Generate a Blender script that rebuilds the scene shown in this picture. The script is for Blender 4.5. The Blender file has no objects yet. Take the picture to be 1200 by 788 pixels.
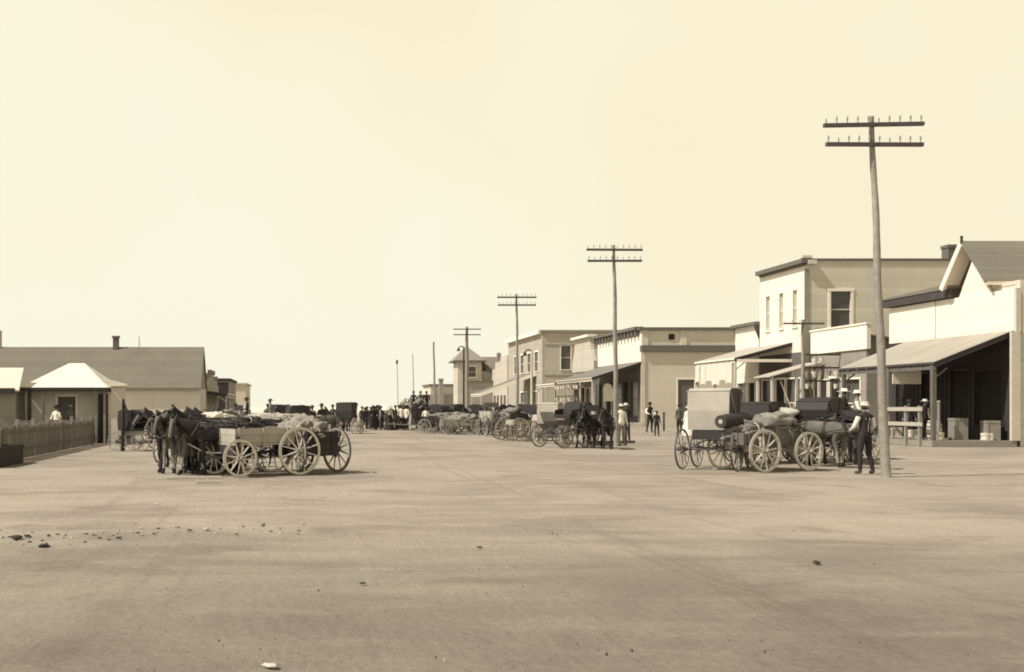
import bpy, bmesh, math, random
from mathutils import Vector, Matrix, noise
random.seed(7)
R = math.radians
scene = bpy.context.scene
C = scene.collection

# ------------------------------------------------------------------ helpers
F, CX, HY, EYE = 1200.0, 345.0, 477.0, 1.7
def at(px, s, z=0.0):
    """ground point from a bearing and the scale (pixels per metre) it has in the photograph"""
    return Vector(((px - CX) / s, F / s, z))

class MB:
    def __init__(self): self.v = []; self.f = []; self.m = []; self.sm = []
    def add(self, vs, fs, m=0, smooth=False):
        b = len(self.v); self.v += [Vector(p) for p in vs]
        for q in fs:
            self.f.append([b + i for i in q]); self.m.append(m); self.sm.append(smooth)
    def box(self, c, s, rot=None, m=0):
        c = Vector(c); hx, hy, hz = s[0]/2, s[1]/2, s[2]/2
        pts = [Vector((x, y, z)) for z in (-hz, hz) for y in (-hy, hy) for x in (-hx, hx)]
        if rot is not None: pts = [rot @ p for p in pts]
        self.add([c + p for p in pts], [(0,2,3,1),(4,5,7,6),(0,1,5,4),(2,6,7,3),(0,4,6,2),(1,3,7,5)], m)
    def bx(self, x0, x1, y0, y1, z0, z1, m=0):
        self.box(((x0+x1)/2,(y0+y1)/2,(z0+z1)/2),(abs(x1-x0),abs(y1-y0),abs(z1-z0)),None,m)
    def beam(self, p0, p1, w, h, m=0):
        p0 = Vector(p0); p1 = Vector(p1); d = p1 - p0
        if d.length < 1e-6: return
        x = d.normalized(); up = Vector((0,0,1)) if abs(x.z) < .97 else Vector((0,1,0))
        y = up.cross(x).normalized(); z = x.cross(y)
        self.box((p0+p1)/2, (d.length, w, h), Matrix((x,y,z)).transposed(), m)
    def tube(self, pts, rs, n=10, m=0, cap=True):
        pts = [Vector(p) for p in pts]
        if not isinstance(rs, (list, tuple)): rs = [rs]*len(pts)
        vs = []; fs = []
        for i, p in enumerate(pts):
            d = (pts[min(i+1, len(pts)-1)] - pts[max(i-1, 0)]).normalized()
            up = Vector((0,0,1)) if abs(d.z) < .9 else Vector((0,1,0))
            a = up.cross(d).normalized(); b = d.cross(a)
            for k in range(n):
                t = 2*math.pi*k/n; vs.append(p + (a*math.cos(t) + b*math.sin(t))*rs[i])
        for i in range(len(pts)-1):
            for k in range(n):
                fs.append((i*n+k, i*n+(k+1)%n, (i+1)*n+(k+1)%n, (i+1)*n+k))
        self.add(vs, fs, m, True)
        if cap:
            self.add(vs[:n], [tuple(reversed(range(n)))], m); self.add(vs[-n:], [tuple(range(n))], m)
    def ring(self, r0, r1, w, n=36, m=0, axis='y'):
        vs = []; fs = []
        for k in range(n):
            t = 2*math.pi*k/n; c, s = math.cos(t), math.sin(t)
            for r, y in ((r0,-w/2),(r1,-w/2),(r1,w/2),(r0,w/2)): vs.append((r*c, y, r*s))
        for k in range(n):
            a = 4*k; b = 4*((k+1)%n)
            for i in range(4): fs.append((a+i, b+i, b+(i+1)%4, a+(i+1)%4))
        self.add(vs, fs, m, False)
    def prism(self, prof, axis, a0, a1, m=0):
        """profile of 2-D points extruded along an axis: 'x' -> (y,z), 'y' -> (x,z), 'z' -> (x,y)"""
        def P(q, a): return {'x':(a,q[0],q[1]),'y':(q[0],a,q[1]),'z':(q[0],q[1],a)}[axis]
        n = len(prof); vs = [P(q,a0) for q in prof] + [P(q,a1) for q in prof]
        fs = [tuple(reversed(range(n))), tuple(range(n,2*n))] + [(i,(i+1)%n,n+(i+1)%n,n+i) for i in range(n)]
        self.add(vs, fs, m)
    def blob(self, c, s, seed=0, rough=.25, sub=3, m=0, flat=None, freq=1.6):
        bm = bmesh.new(); bmesh.ops.create_icosphere(bm, subdivisions=sub, radius=1)
        vs = []
        for v in bm.verts:
            d = 1 + rough*(noise.noise(v.co*freq + Vector((seed*3.7,seed*1.3,0))) + .5*noise.noise(v.co*freq*2.7 + Vector((0,seed*2.1,5))))
            p = v.co*d; z = p.z
            if flat is not None and z < flat: z = flat
            vs.append((c[0]+p.x*s[0], c[1]+p.y*s[1], c[2]+z*s[2]))
        fs = [tuple(v.index for v in f.verts) for f in bm.faces]; bm.free()
        self.add(vs, fs, m, True)
    def wall(self, o, u, n, L, z0, z1, holes=(), t=.25, m=0):
        """a wall sheet with real openings; o start, u run, n outward normal; holes = (u0,u1,z0,z1)"""
        o = Vector(o); u = Vector(u); n = Vector(n)
        us = sorted({0, L, *[h[0] for h in holes], *[h[1] for h in holes]})
        zs = sorted({z0, z1, *[h[2] for h in holes], *[h[3] for h in holes]})
        def P(a, z, d): return o + u*a + Vector((0,0,z)) - n*d
        flip = u.cross(Vector((0,0,1))).dot(n) < 0
        def Q(vs): self.add(vs, [(3,2,1,0) if flip else (0,1,2,3)], m)
        for i in range(len(us)-1):
            for k in range(len(zs)-1):
                a0,a1,b0,b1 = us[i],us[i+1],zs[k],zs[k+1]; ca,cb = (a0+a1)/2,(b0+b1)/2
                if any(h[0]<ca<h[1] and h[2]<cb<h[3] for h in holes): continue
                Q([P(a0,b0,0),P(a1,b0,0),P(a1,b1,0),P(a0,b1,0)])
                Q([P(a1,b0,t),P(a0,b0,t),P(a0,b1,t),P(a1,b1,t)])
        for (a0,a1,b0,b1) in list(holes):
            Q([P(a0,b0,0),P(a0,b1,0),P(a0,b1,t),P(a0,b0,t)]); Q([P(a1,b1,0),P(a1,b0,0),P(a1,b0,t),P(a1,b1,t)])
            Q([P(a1,b0,0),P(a0,b0,0),P(a0,b0,t),P(a1,b0,t)]); Q([P(a0,b1,0),P(a1,b1,0),P(a1,b1,t),P(a0,b1,t)])
        Q([P(0,z1,0),P(L,z1,0),P(L,z1,t),P(0,z1,t)])
        Q([P(0,z0,t),P(0,z1,t),P(0,z1,0),P(0,z0,0)]); Q([P(L,z0,0),P(L,z1,0),P(L,z1,t),P(L,z0,t)])
    def mesh(self, name, mats, off=(0,0,0)):
        off = Vector(off)
        me = bpy.data.meshes.new(name); me.from_pydata([tuple(p-off) for p in self.v], [], self.f)
        if not isinstance(mats, (list, tuple)): mats = [mats]
        for x in mats: me.materials.append(x)
        me.polygons.foreach_set('material_index', self.m); me.polygons.foreach_set('use_smooth', self.sm)
        me.update(); return me
    def build(self, name, mats, parent=None, off=(0,0,0), loc=None):
        o = bpy.data.objects.new(name, self.mesh(name, mats, off)); C.objects.link(o)
        if parent is not None: o.parent = parent
        if loc is not None: o.location = loc
        return o

def link(name, me, parent=None, loc=None):
    o = bpy.data.objects.new(name, me); C.objects.link(o)
    if parent is not None: o.parent = parent
    if loc is not None: o.location = loc
    return o
def tag(o, label=None, cat=None, group=None, kind=None):
    if label: o['label'] = label
    if cat: o['category'] = cat
    if group: o['group'] = group
    if kind: o['kind'] = kind
    return o
def empty(name, loc=(0,0,0), rz=0, label=None, cat=None, group=None):
    o = bpy.data.objects.new(name, None); C.objects.link(o)
    o.location = loc; o.rotation_euler = (0,0,rz); o.empty_display_size = .2
    return tag(o, label, cat, group)
def copy_tree(o, parent=None):
    c = o.copy(); C.objects.link(c)
    if parent is not None: c.parent = parent
    for ch in list(o.children): copy_tree(ch, c)
    return c

# ------------------------------------------------------------------ materials
def mat(name, col, var=.25, scale=2.0, rough=.9, bump=.15, boards=None, pitch=.16, streak=0.0, spec=.15, grain=25.0, joint=.55):
    """weathered surface: blotches, fine grain, optional board joints ('h' laps along z, 'x'/'y' upright boards) and rain streaks"""
    M = bpy.data.materials.new(name); M.use_nodes = True
    N = M.node_tree.nodes; L = M.node_tree.links; b = N['Principled BSDF']
    b.inputs['Roughness'].default_value = rough; b.inputs['Specular IOR Level'].default_value = spec
    tc = N.new('ShaderNodeTexCoord')
    n1 = N.new('ShaderNodeTexNoise'); n1.inputs['Scale'].default_value = scale; n1.inputs['Detail'].default_value = 7; n1.inputs['Roughness'].default_value = .62
    L.new(tc.outputs['Object'], n1.inputs['Vector'])
    n2 = N.new('ShaderNodeTexNoise'); n2.inputs['Scale'].default_value = grain; n2.inputs['Detail'].default_value = 4
    L.new(tc.outputs['Object'], n2.inputs['Vector'])
    def math_(op, a, b_=None, clamp=False):
        q = N.new('ShaderNodeMath'); q.operation = op; q.use_clamp = clamp
        for i, x in enumerate((a, b_)):
            if x is None: continue
            if isinstance(x, (int, float)): q.inputs[i].default_value = x
            else: L.new(x, q.inputs[i])
        return q.outputs[0]
    v = math_('MULTIPLY_ADD', n1.outputs['Fac'], 2.0*var); v.node.inputs[2].default_value = 1-var
    g = math_('MULTIPLY_ADD', n2.outputs['Fac'], var*.7); g.node.inputs[2].default_value = 1-var*.35
    fac = math_('MULTIPLY', v, g)
    hgt = n2.outputs['Fac']
    if streak:
        mp = N.new('ShaderNodeMapping'); mp.inputs['Scale'].default_value = (2.2,2.2,.12); L.new(tc.outputs['Object'], mp.inputs['Vector'])
        n3 = N.new('ShaderNodeTexNoise'); n3.inputs['Scale'].default_value = 1.6; n3.inputs['Detail'].default_value = 5; L.new(mp.outputs[0], n3.inputs['Vector'])
        st = math_('MULTIPLY_ADD', n3.outputs['Fac'], 2*streak); st.node.inputs[2].default_value = 1-streak
        fac = math_('MULTIPLY', fac, st)
    if boards:
        sp = N.new('ShaderNodeSeparateXYZ'); L.new(tc.outputs['Object'], sp.inputs[0])
        ax = {'h':'Z','x':'X','y':'Y'}[boards]
        d = math_('DIVIDE', sp.outputs[ax], pitch); fr = math_('FRACT', d); fl = math_('FLOOR', d)
        wn = N.new('ShaderNodeTexWhiteNoise'); wn.noise_dimensions = '1D'; L.new(fl, wn.inputs['W'])
        bv = math_('MULTIPLY_ADD', wn.outputs['Value'], .22*max(var,.3)/.3*.6); bv.node.inputs[2].default_value = 1-.11*max(var,.3)/.3*.6
        ln = math_('LESS_THAN', fr, .09); dk = math_('MULTIPLY_ADD', ln, -joint); dk.node.inputs[2].default_value = 1.0
        fac = math_('MULTIPLY', math_('MULTIPLY', fac, bv), dk)
        hgt = math_('ADD', math_('MULTIPLY', n2.outputs['Fac'], .4), math_('MULTIPLY', dk, 1.5))
    mx = N.new('ShaderNodeMix'); mx.data_type = 'RGBA'; mx.blend_type = 'MULTIPLY'; mx.inputs[0].default_value = 1
    mx.inputs[6].default_value = (*col, 1); cb = N.new('ShaderNodeCombineColor')
    for i in range(3): L.new(fac, cb.inputs[i])
    L.new(cb.outputs[0], mx.inputs[7]); L.new(mx.outputs[2], b.inputs['Base Color'])
    if bump:
        bp = N.new('ShaderNodeBump'); bp.inputs['Strength'].default_value = bump; bp.inputs['Distance'].default_value = .03
        L.new(hgt, bp.inputs['Height']); L.new(bp.outputs[0], b.inputs['Normal'])
    return M
def tone(v, w=.5):
    if w <= .15: return (v, v*.87, v*.86)
    return (v, v*(.945-.05*w), v*(.88-.20*w))
M = {}
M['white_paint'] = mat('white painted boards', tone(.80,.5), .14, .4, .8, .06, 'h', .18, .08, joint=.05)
M['white_trim'] = mat('white trim paint', tone(.84,.5), .08, 3, .8, .05)
M['cream_wall'] = mat('cream plaster', tone(.60,.6), .20, .3, .9, .12, None, .1, .04)
M['tan_wall'] = mat('tan boarded wall', tone(.60,.65), .20, .35, .9, .06, 'h', .2, .07, joint=.05)
M['tan_dark'] = mat('brown boarded wall', tone(.30,.5), .18, .6, .9, .1, 'h', .2, .12, joint=.15)
M['brick'] = mat('pale brickwork', tone(.48,.7), .2, 1.2, .9, .2, 'h', .085, .1, joint=.12)
M['grey_wall'] = mat('weathered grey boards', tone(.34,.4), .2, .8, .9, .15, 'h', .2, .12, joint=.3)
M['hall_wall'] = mat('pale hall boards', tone(.60,.45), .15, .5, .9, .1, 'y', .3, .1, joint=.2)
M['shingle'] = mat('weathered shingle roof', tone(.20,.75), .18, .7, .95, .15, 'h', .12, .05, joint=.10)
M['shingle_pale'] = mat('grey shingle canopy', tone(.36,.6), .22, .7, .95, .1, 'y', .3, .0, joint=.14)  # paler grey shingle tone for the canopy roof
M['roof_pale'] = mat('pale bleached roof', tone(.78,.6), .08, 1.0, .85, .05, 'h', .14, .0, joint=.05)
M['roof_board'] = mat('board canopy roof', tone(.42,.55), .18, 1.2, .9, .15, 'y', .28, .0, joint=.25)
M['dark_trim'] = mat('dark cornice paint', tone(.07,.1), .3, 3, .8, .1)
M['brown_trim'] = mat('brown cornice paint', tone(.15,.35), .25, 3, .85, .1)
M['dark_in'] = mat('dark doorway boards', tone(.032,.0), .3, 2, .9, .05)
M['canopy_grey'] = mat('weathered canopy boards', tone(.20,.4), .2, .9, .95, .15, 'y', .3, .0, joint=.2)
M['brick_front'] = mat('pale brick toned down for sun', tone(.40,.6), .22, .6, .9, .1, 'h', .085, .12, joint=.1)  # front brick copy, darkened to offset the sun on that face
M['far_white'] = mat('faded white boards', tone(.50,.5), .12, .6, .9, .05, 'h', .2, .1, joint=.1)
M['canvas_dull'] = mat('dust coloured canvas', tone(.27,.5), .45, 3, .95, .5, grain=30)
M['fence'] = mat('old fence pickets', tone(.17,.4), .4, 2, .95, .2, streak=.2)
M['glass_sky_tone'] = mat('window glass toned for sky reflection', tone(.42,.4), .25, .8, .3, .02, spec=.4)  # sky reflection painted into the pane as a pale colour
M['soffit'] = mat('pale soffit boards', tone(.62,.7), .12, 1, .9, .05)  # underside kept pale: bounced light put into the colour
M['glass'] = mat('dim window glass', tone(.085,.2), .35, .8, .25, .02, spec=.5)
M['wood_grey'] = mat('grey weathered timber', tone(.26,.45), .3, 4, .9, .2)
M['wood_pale'] = mat('bleached timber', tone(.55,.5), .2, 5, .85, .12)
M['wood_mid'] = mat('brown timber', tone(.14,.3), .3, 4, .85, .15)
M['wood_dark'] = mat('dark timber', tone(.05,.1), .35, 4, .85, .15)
M['pole'] = mat('weathered pole timber', tone(.30,.45), .5, 5, .95, .6, streak=.55, grain=30)
M['arm'] = mat('dark crossarm timber', tone(.10,.15), .35, 5, .9, .2)
M['glassy'] = mat('pale insulator', tone(.30,.5), .1, 8, .3, 0, spec=.5)
M['iron'] = mat('dull iron', tone(.075,.1), .3, 12, .6, .1, spec=.4)
M['canvas'] = mat('sun bleached canvas', tone(.42,.5), .25, 2, .95, .35, grain=40)
M['canvas_white'] = mat('white canvas', tone(.66,.5), .12, 3, .9, .3, grain=40)
M['tarp'] = mat('grey tarpaulin', tone(.20,.35), .3, 3, .9, .4, grain=30)
M['tarp_dark'] = mat('dark tarpaulin', tone(.055,.1), .35, 3, .85, .4, grain=30)
M['hood'] = mat('black hood leather', tone(.038,.0), .3, 4, .6, .15, spec=.3)
M['buggy_black'] = mat('black carriage varnish', tone(.035,.0), .25, 5, .45, .05, spec=.4)
M['wheel_pale'] = mat('dusty pale wheel paint', tone(.62,.4), .2, 8, .8, .05)
M['wheel_grey'] = mat('dusty wheel paint', tone(.30,.4), .3, 8, .85, .05)
M['wheel_dark'] = mat('dark wheel paint', tone(.075,.2), .35, 8, .8, .05)
M['box_pale'] = mat('dusty wagon boards', tone(.40,.5), .25, 2, .9, .2, 'h', .2, .1, joint=.4)
M['box_dark'] = mat('dark wagon boards', tone(.05,.1), .3, 2, .85, .2, 'h', .2, .1, joint=.4)
M['skin'] = mat('skin', tone(.26,.3), .1, 20, .6, 0)
M['hair'] = mat('dark hair', tone(.03,.1), .3, 30, .7, .1)
M['cloth_dark'] = mat('dark wool', tone(.040,.0), .3, 14, .95, .2)
M['cloth_brown'] = mat('brown wool', tone(.085,.2), .25, 14, .95, .2)
M['cloth_grey'] = mat('grey cotton', tone(.22,.2), .25, 14, .95, .2)
M['cloth_white'] = mat('white cotton', tone(.78,.4), .12, 10, .95, .2)
M['straw'] = mat('pale straw hat', tone(.55,.6), .2, 30, .9, .2)
M['boot'] = mat('dusty boots', tone(.06,.2), .3, 20, .7, .1)
M['bay'] = mat('bay horse coat', tone(.125,.3), .6, 3.5, .75, .1)
M['black_coat'] = mat('black horse coat', tone(.028,.0), .3, 5, .6, .08, spec=.3)
M['dun'] = mat('dusty brown horse coat', tone(.135,.35), .6, 3.5, .8, .1)
M['grey_coat'] = mat('grey horse coat', tone(.30,.4), .3, 6, .85, .1)
M['mane'] = mat('horse hair', tone(.03,.1), .3, 30, .8, .2)
M['harness'] = mat('harness leather', tone(.035,.1), .3, 20, .6, .1)
M['stone'] = mat('pale stone', tone(.5,.5), .25, 6, .95, .3)
M['dung'] = mat('dark clod', tone(.05,.3), .4, 12, .95, .5)

# ------------------------------------------------------------------ ground
def ground_material():
    G = bpy.data.materials.new('dusty street earth'); G.use_nodes = True
    N = G.node_tree.nodes; L = G.node_tree.links; b = N['Principled BSDF']
    b.inputs['Roughness'].default_value = .97; b.inputs['Specular IOR Level'].default_value = .08
    tc = N.new('ShaderNodeTexCoord')
    def nz(sc, det, mapscale=(1,1,1), rot=0, dist=0):
        mp = N.new('ShaderNodeMapping'); mp.inputs['Scale'].default_value = mapscale; mp.inputs['Rotation'].default_value = (0,0,rot)
        L.new(tc.outputs['Object'], mp.inputs['Vector'])
        n = N.new('ShaderNodeTexNoise'); n.inputs['Scale'].default_value = sc; n.inputs['Detail'].default_value = det; n.inputs['Roughness'].default_value = .6
        n.inputs['Distortion'].default_value = dist
        L.new(mp.outputs[0], n.inputs['Vector']); return n.outputs['Fac']
    def ramp(x, a, b_):
        r = N.new('ShaderNodeMapRange'); r.inputs[1].default_value = a; r.inputs[2].default_value = b_
        r.interpolation_type = 'SMOOTHSTEP'; L.new(x, r.inputs[0]); return r.outputs[0]
    def mix(f, c1, c2, fac=None, blend='MIX'):
        m = N.new('ShaderNodeMix'); m.data_type = 'RGBA'; m.blend_type = blend
        if f is None: m.inputs[0].default_value = fac
        else: L.new(f, m.inputs[0])
        for i, c in ((6,c1),(7,c2)):
            if isinstance(c, tuple): m.inputs[i].default_value = (*c,1)
            else: L.new(c, m.inputs[i])
        return m.outputs[2]
    big = nz(.20, 4, (.8,1.1,1), 0, .8); med = nz(.9, 6, (.5,1.6,1)); tracks = nz(.8, 5, (1.6,.10,1), R(-8), .9); tracks2 = nz(1.1,5,(1.6,.14,1),R(38),1.2)
    fine = nz(14, 8); grit = nz(70, 3); blot = nz(.45, 5, (1, 1.25, 1), 0, .5); foot = nz(6.5, 4, (1,1,1), 0, .8)
    col = mix(ramp(big,.32,.68), (.222,.190,.156), (.300,.264,.212))
    col = mix(ramp(med,.44,.74), col, (.316,.279,.222))
    col = mix(ramp(blot,.52,.78), col, (.185,.153,.124))
    col = mix(ramp(tracks,.56,.80), col, (.205,.173,.138))
    col = mix(ramp(tracks2,.60,.80), col, (.285,.250,.195))
    # earth darkens towards the near street; distant haze painted pale into the far earth
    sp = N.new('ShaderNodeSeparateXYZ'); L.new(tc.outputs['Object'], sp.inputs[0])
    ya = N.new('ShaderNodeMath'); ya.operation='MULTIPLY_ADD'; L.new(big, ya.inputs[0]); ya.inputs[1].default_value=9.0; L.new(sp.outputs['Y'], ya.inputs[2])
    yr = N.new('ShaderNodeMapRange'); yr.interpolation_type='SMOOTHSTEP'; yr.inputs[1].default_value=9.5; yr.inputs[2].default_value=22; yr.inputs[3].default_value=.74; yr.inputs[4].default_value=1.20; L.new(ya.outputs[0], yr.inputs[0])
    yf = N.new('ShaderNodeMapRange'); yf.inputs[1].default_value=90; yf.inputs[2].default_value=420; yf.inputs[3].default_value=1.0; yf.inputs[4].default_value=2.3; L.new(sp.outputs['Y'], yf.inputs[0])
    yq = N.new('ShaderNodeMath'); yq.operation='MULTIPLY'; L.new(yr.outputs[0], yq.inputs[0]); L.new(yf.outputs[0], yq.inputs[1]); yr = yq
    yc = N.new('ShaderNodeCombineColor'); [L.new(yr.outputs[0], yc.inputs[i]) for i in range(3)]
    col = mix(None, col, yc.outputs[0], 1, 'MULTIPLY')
    v = N.new('ShaderNodeMapRange'); v.inputs[1].default_value=.25; v.inputs[2].default_value=.75; v.inputs[3].default_value=.87; v.inputs[4].default_value=1.12; L.new(fine, v.inputs[0])
    cc = N.new('ShaderNodeCombineColor'); [L.new(v.outputs[0], cc.inputs[i]) for i in range(3)]
    col = mix(None, col, cc.outputs[0], 1, 'MULTIPLY')
    spk = ramp(grit,.70,.80); col = mix(spk, col, (.11,.09,.07))
    L.new(col, b.inputs['Base Color'])
    def ma(op,a,b_):
        q = N.new('ShaderNodeMath'); q.operation = op
        for i,x in enumerate((a,b_)):
            if isinstance(x,(int,float)): q.inputs[i].default_value = x
            else: L.new(x,q.inputs[i])
        return q.outputs[0]
    h = ma('ADD', ma('MULTIPLY', fine, .35), ma('ADD', ma('MULTIPLY', tracks, .8), ma('ADD', ma('MULTIPLY', foot, .7), ma('ADD', ma('MULTIPLY', med, .6), ma('MULTIPLY', grit, .10)))))
    bp = N.new('ShaderNodeBump'); bp.inputs['Strength'].default_value = .55; bp.inputs['Distance'].default_value = .06
    L.new(h, bp.inputs['Height']); L.new(bp.outputs[0], b.inputs['Normal'])
    return G
def axis_vals(lo, hi, fine0, fine1, step, grow=1.25):
    vals = []; x = fine0
    while x <= fine1: vals.append(x); x += step
    d = step; x = vals[-1]
    while x < hi: d *= grow; x += d; vals.append(min(x,hi))
    d = step; x = vals[0]; pre = []
    while x > lo: d *= grow; x -= d; pre.append(max(x,lo))
    return pre[::-1] + vals
gx = axis_vals(-2500, 2500, -12, 18, .22); gy = axis_vals(-60, 3000, 5.5, 30, .2)
verts = []
for y in gy:
    for x in gx:
        z = 0
        if -40 < x < 60 and -10 < y < 90:
            p = Vector((x*.5, y*.9, 0)); z = -.016 + .016*noise.noise(p) + .012*noise.noise(Vector((x*2.1,y*2.6,3)))
            rut = noise.noise(Vector((x*1.9 + .16*y + .6*noise.noise(Vector((y*.12,0,9))), y*.05, 7)))
            z -= .03*max(0, rut-.25)
            if y > 22: z = z*.5 - .004
        verts.append((x,y,min(z,0.0)))
nx = len(gx); faces = [(j*nx+i, j*nx+i+1, (j+1)*nx+i+1, (j+1)*nx+i) for j in range(len(gy)-1) for i in range(nx-1)]
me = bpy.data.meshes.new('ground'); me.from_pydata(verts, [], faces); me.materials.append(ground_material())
for p in me.polygons: p.use_smooth = True
tag(link('ground', me), kind='structure')

# ------------------------------------------------------------------ skinned figures
_tmp = []
def skin_mesh(name, joints, edges, mats, seg_mat, root=0, sub=2):
    """joints: {name:(pos, r or (rx,ry))}; edges: list of (a,b); seg_mat(a,b)->slot"""
    names = list(joints); idx = {n:i for i,n in enumerate(names)}
    me = bpy.data.meshes.new(name+'_skin'); me.from_pydata([joints[n][0] for n in names], [(idx[a],idx[b]) for a,b in edges], [])
    o = bpy.data.objects.new(name+'_skin', me); C.objects.link(o)
    mod = o.modifiers.new('skin','SKIN'); mod.use_smooth_shade = True; mod.branch_smoothing = .4
    for i, n in enumerate(names):
        r = joints[n][1]; sv = me.skin_vertices[0].data[i]
        sv.radius = (r,r) if isinstance(r,(int,float)) else r
        sv.use_root = (i == root)
    ss = o.modifiers.new('sub','SUBSURF'); ss.levels = sub; ss.render_levels = sub
    dg = bpy.context.evaluated_depsgraph_get()
    out = bpy.data.meshes.new_from_object(o.evaluated_get(dg)); out.name = name
    C.objects.unlink(o); bpy.data.objects.remove(o); bpy.data.meshes.remove(me)
    out.materials.clear()
    for m in mats: out.materials.append(m)
    segs = [(Vector(joints[a][0]), Vector(joints[b][0]), seg_mat(a,b), (joints[a][1] if isinstance(joints[a][1],(int,float)) else max(joints[a][1])), (joints[b][1] if isinstance(joints[b][1],(int,float)) else max(joints[b][1]))) for a,b in edges]
    for p in out.polygons:
        c = p.center; best = 1e9; bi = 0
        for a,b,mi,ra,rb in segs:
            d = b-a; t = max(0,min(1,(c-a).dot(d)/max(d.length_squared,1e-9)))
            q = (c-(a+d*t)).length - (ra+(rb-ra)*t)
            if q < best: best = q; bi = mi
        p.material_index = bi; p.use_smooth = True
    return out

PERSON = {}
def person_mesh(pose, colors, fingers=False):
    key = (pose, colors, fingers)
    if key in PERSON: return PERSON[key]
    J = {'pelvis':((0,0,.96),(.145,.115)), 'waist':((0,.0,1.12),(.145,.11)), 'chest':((0,.0,1.32),(.165,.12)), 'collar':((0,-.01,1.445),(.12,.085)),
         'neck':((0,.0,1.52),.055), 'jaw':((0,.03,1.585),(.066,.07)), 'skull':((0,.015,1.66),(.078,.095)), 'crown':((0,.0,1.725),(.055,.07)), 'nose':((0,.122,1.625),.014)}
    E = [('pelvis','waist'),('waist','chest'),('chest','collar'),('collar','neck'),('neck','jaw'),('jaw','skull'),('skull','crown'),('skull','nose')]
    P = {'stand':  dict(arm=[(.0,-.02,1.15),(.02,.05,.93)], armr=[(0,-.02,1.15),(.02,.05,.93)], leg=[(.01,.02,.5),(0,-.01,.09)], legr=[(.02,.02,.5),(.05,0,.09)]),
         'busy':   dict(arm=[(.05,.02,1.17),(-.02,.24,1.08)], armr=[(.05,.02,1.17),(-.02,.24,1.08)], leg=[(.03,.02,.5),(.09,-.03,.09)], legr=[(.02,.02,.5),(.02,.02,.09)]),
         'walk':   dict(arm=[(.0,.08,1.17),(.0,.24,.98)], armr=[(.0,-.1,1.17),(.0,-.1,.93)], leg=[(0,.16,.53),(0,.14,.1)], legr=[(0,.0,.5),(0,-.26,.14)]),
         'akimbo': dict(arm=[(.16,-.06,1.18),(-.03,.08,1.03)], armr=[(.02,0,1.15),(.02,.08,.94)], leg=[(.02,.02,.5),(.04,0,.09)], legr=[(.02,.02,.5),(.04,0,.09)]),
         'raise':  dict(arm=[(.04,.10,1.25),(-.06,.26,1.45)], armr=[(0,-.02,1.15),(.02,.05,.93)], leg=[(.01,.02,.5),(.02,0,.09)], legr=[(.01,.02,.5),(.02,0,.09)]),
         'sit':    dict(arm=[(.02,.06,1.17),(-.06,.3,1.1)], armr=[(.02,.06,1.17),(-.06,.3,1.1)], leg=[(.03,.45,.93),(.03,.50,.5)], legr=[(.03,.45,.93),(.03,.50,.5)])}[pose]
    for s, n, A, Lg in ((1,'l',P['arm'],P['leg']),(-1,'r',P['armr'],P['legr'])):
        sh = (.175*s,-.01,1.425); J['sh'+n] = (sh,.068)
        el, wr = A
        elp = Vector(((.225+el[0])*s, el[1], el[2])); wrp = Vector(((.235+wr[0])*s, wr[1], wr[2]))
        J['el'+n] = (tuple(elp),.05); J['wr'+n] = (tuple(wrp),.034)
        d = (wrp-elp).normalized(); pm = wrp + d*.075; J['pa'+n] = (tuple(pm),(.036,.022))
        E += [('collar','sh'+n),('sh'+n,'el'+n),('el'+n,'wr'+n),('wr'+n,'pa'+n)]
        side = Vector((0,1,0)) - d*d.y; side.normalize(); inn = Vector((-s,0,0))
        if fingers:
            for k in range(4):
                b0 = pm + d*.03 + side*(.030-.02*k); ln = (.07,.08,.075,.058)[k]
                m1 = b0 + d*ln*.55 + inn*.012; m2 = m1 + d*ln*.4 + inn*.03
                J[f'f{k}a{n}'] = (tuple(b0),.0095); J[f'f{k}b{n}'] = (tuple(m1),.0085); J[f'f{k}c{n}'] = (tuple(m2),.007)
                E += [('pa'+n,f'f{k}a{n}'),(f'f{k}a{n}',f'f{k}b{n}'),(f'f{k}b{n}',f'f{k}c{n}')]
            t0 = wrp + d*.04 + side*.035 + inn*.01; t1 = t0 + d*.04 + side*.025 + inn*.012
            J['ta'+n] = (tuple(t0),.011); J['tb'+n] = (tuple(t1),.009); E += [('wr'+n,'ta'+n),('ta'+n,'tb'+n)]
        else:
            fe = pm + d*.07 + inn*.02; J['fe'+n] = (tuple(fe),(.028,.014)); th = wrp + d*.07 + side*.045; J['th'+n] = (tuple(th),.011)
            E += [('pa'+n,'fe'+n),('wr'+n,'th'+n)]
        kn, an = Lg
        J['hip'+n] = ((.092*s,0,.90),.103); J['kn'+n] = (((.10+kn[0])*s,kn[1],kn[2]),.066); J['ca'+n] = (tuple((Vector(((.10+kn[0])*s,kn[1],kn[2]))*.62+Vector(((.10+an[0])*s,an[1],an[2]))*.38)+Vector((0,-.015,0))),.06)
        a = ((.10+an[0])*s,an[1],an[2]); J['an'+n] = (a,.048); J['he'+n] = ((a[0],a[1]-.03,a[2]-.045),.042); J['to'+n] = ((a[0]+.03*s,a[1]+.15,a[2]-.055),(.042,.03))
        E += [('pelvis','hip'+n),('hip'+n,'kn'+n),('kn'+n,'ca'+n),('ca'+n,'an'+n),('an'+n,'he'+n),('he'+n,'to'+n)]
        J['ear'+n] = ((.088*s,.0,1.635),.016); E.append(('skull','ear'+n))
    def sm(a,b):
        if b[:2] in ('to','he'): return 4
        if b[:2] in ('kn','ca','an') or b[:3] == 'hip': return 3
        if b in ('waist','chest'): return 1
        if b[:2] == 'sh': return 1
        if b[:2] in ('el','wr'): return 2
        if b == 'collar': return 1
        if b == 'crown': return 5
        return 0
    top, sleeve, trousers = colors
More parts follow.
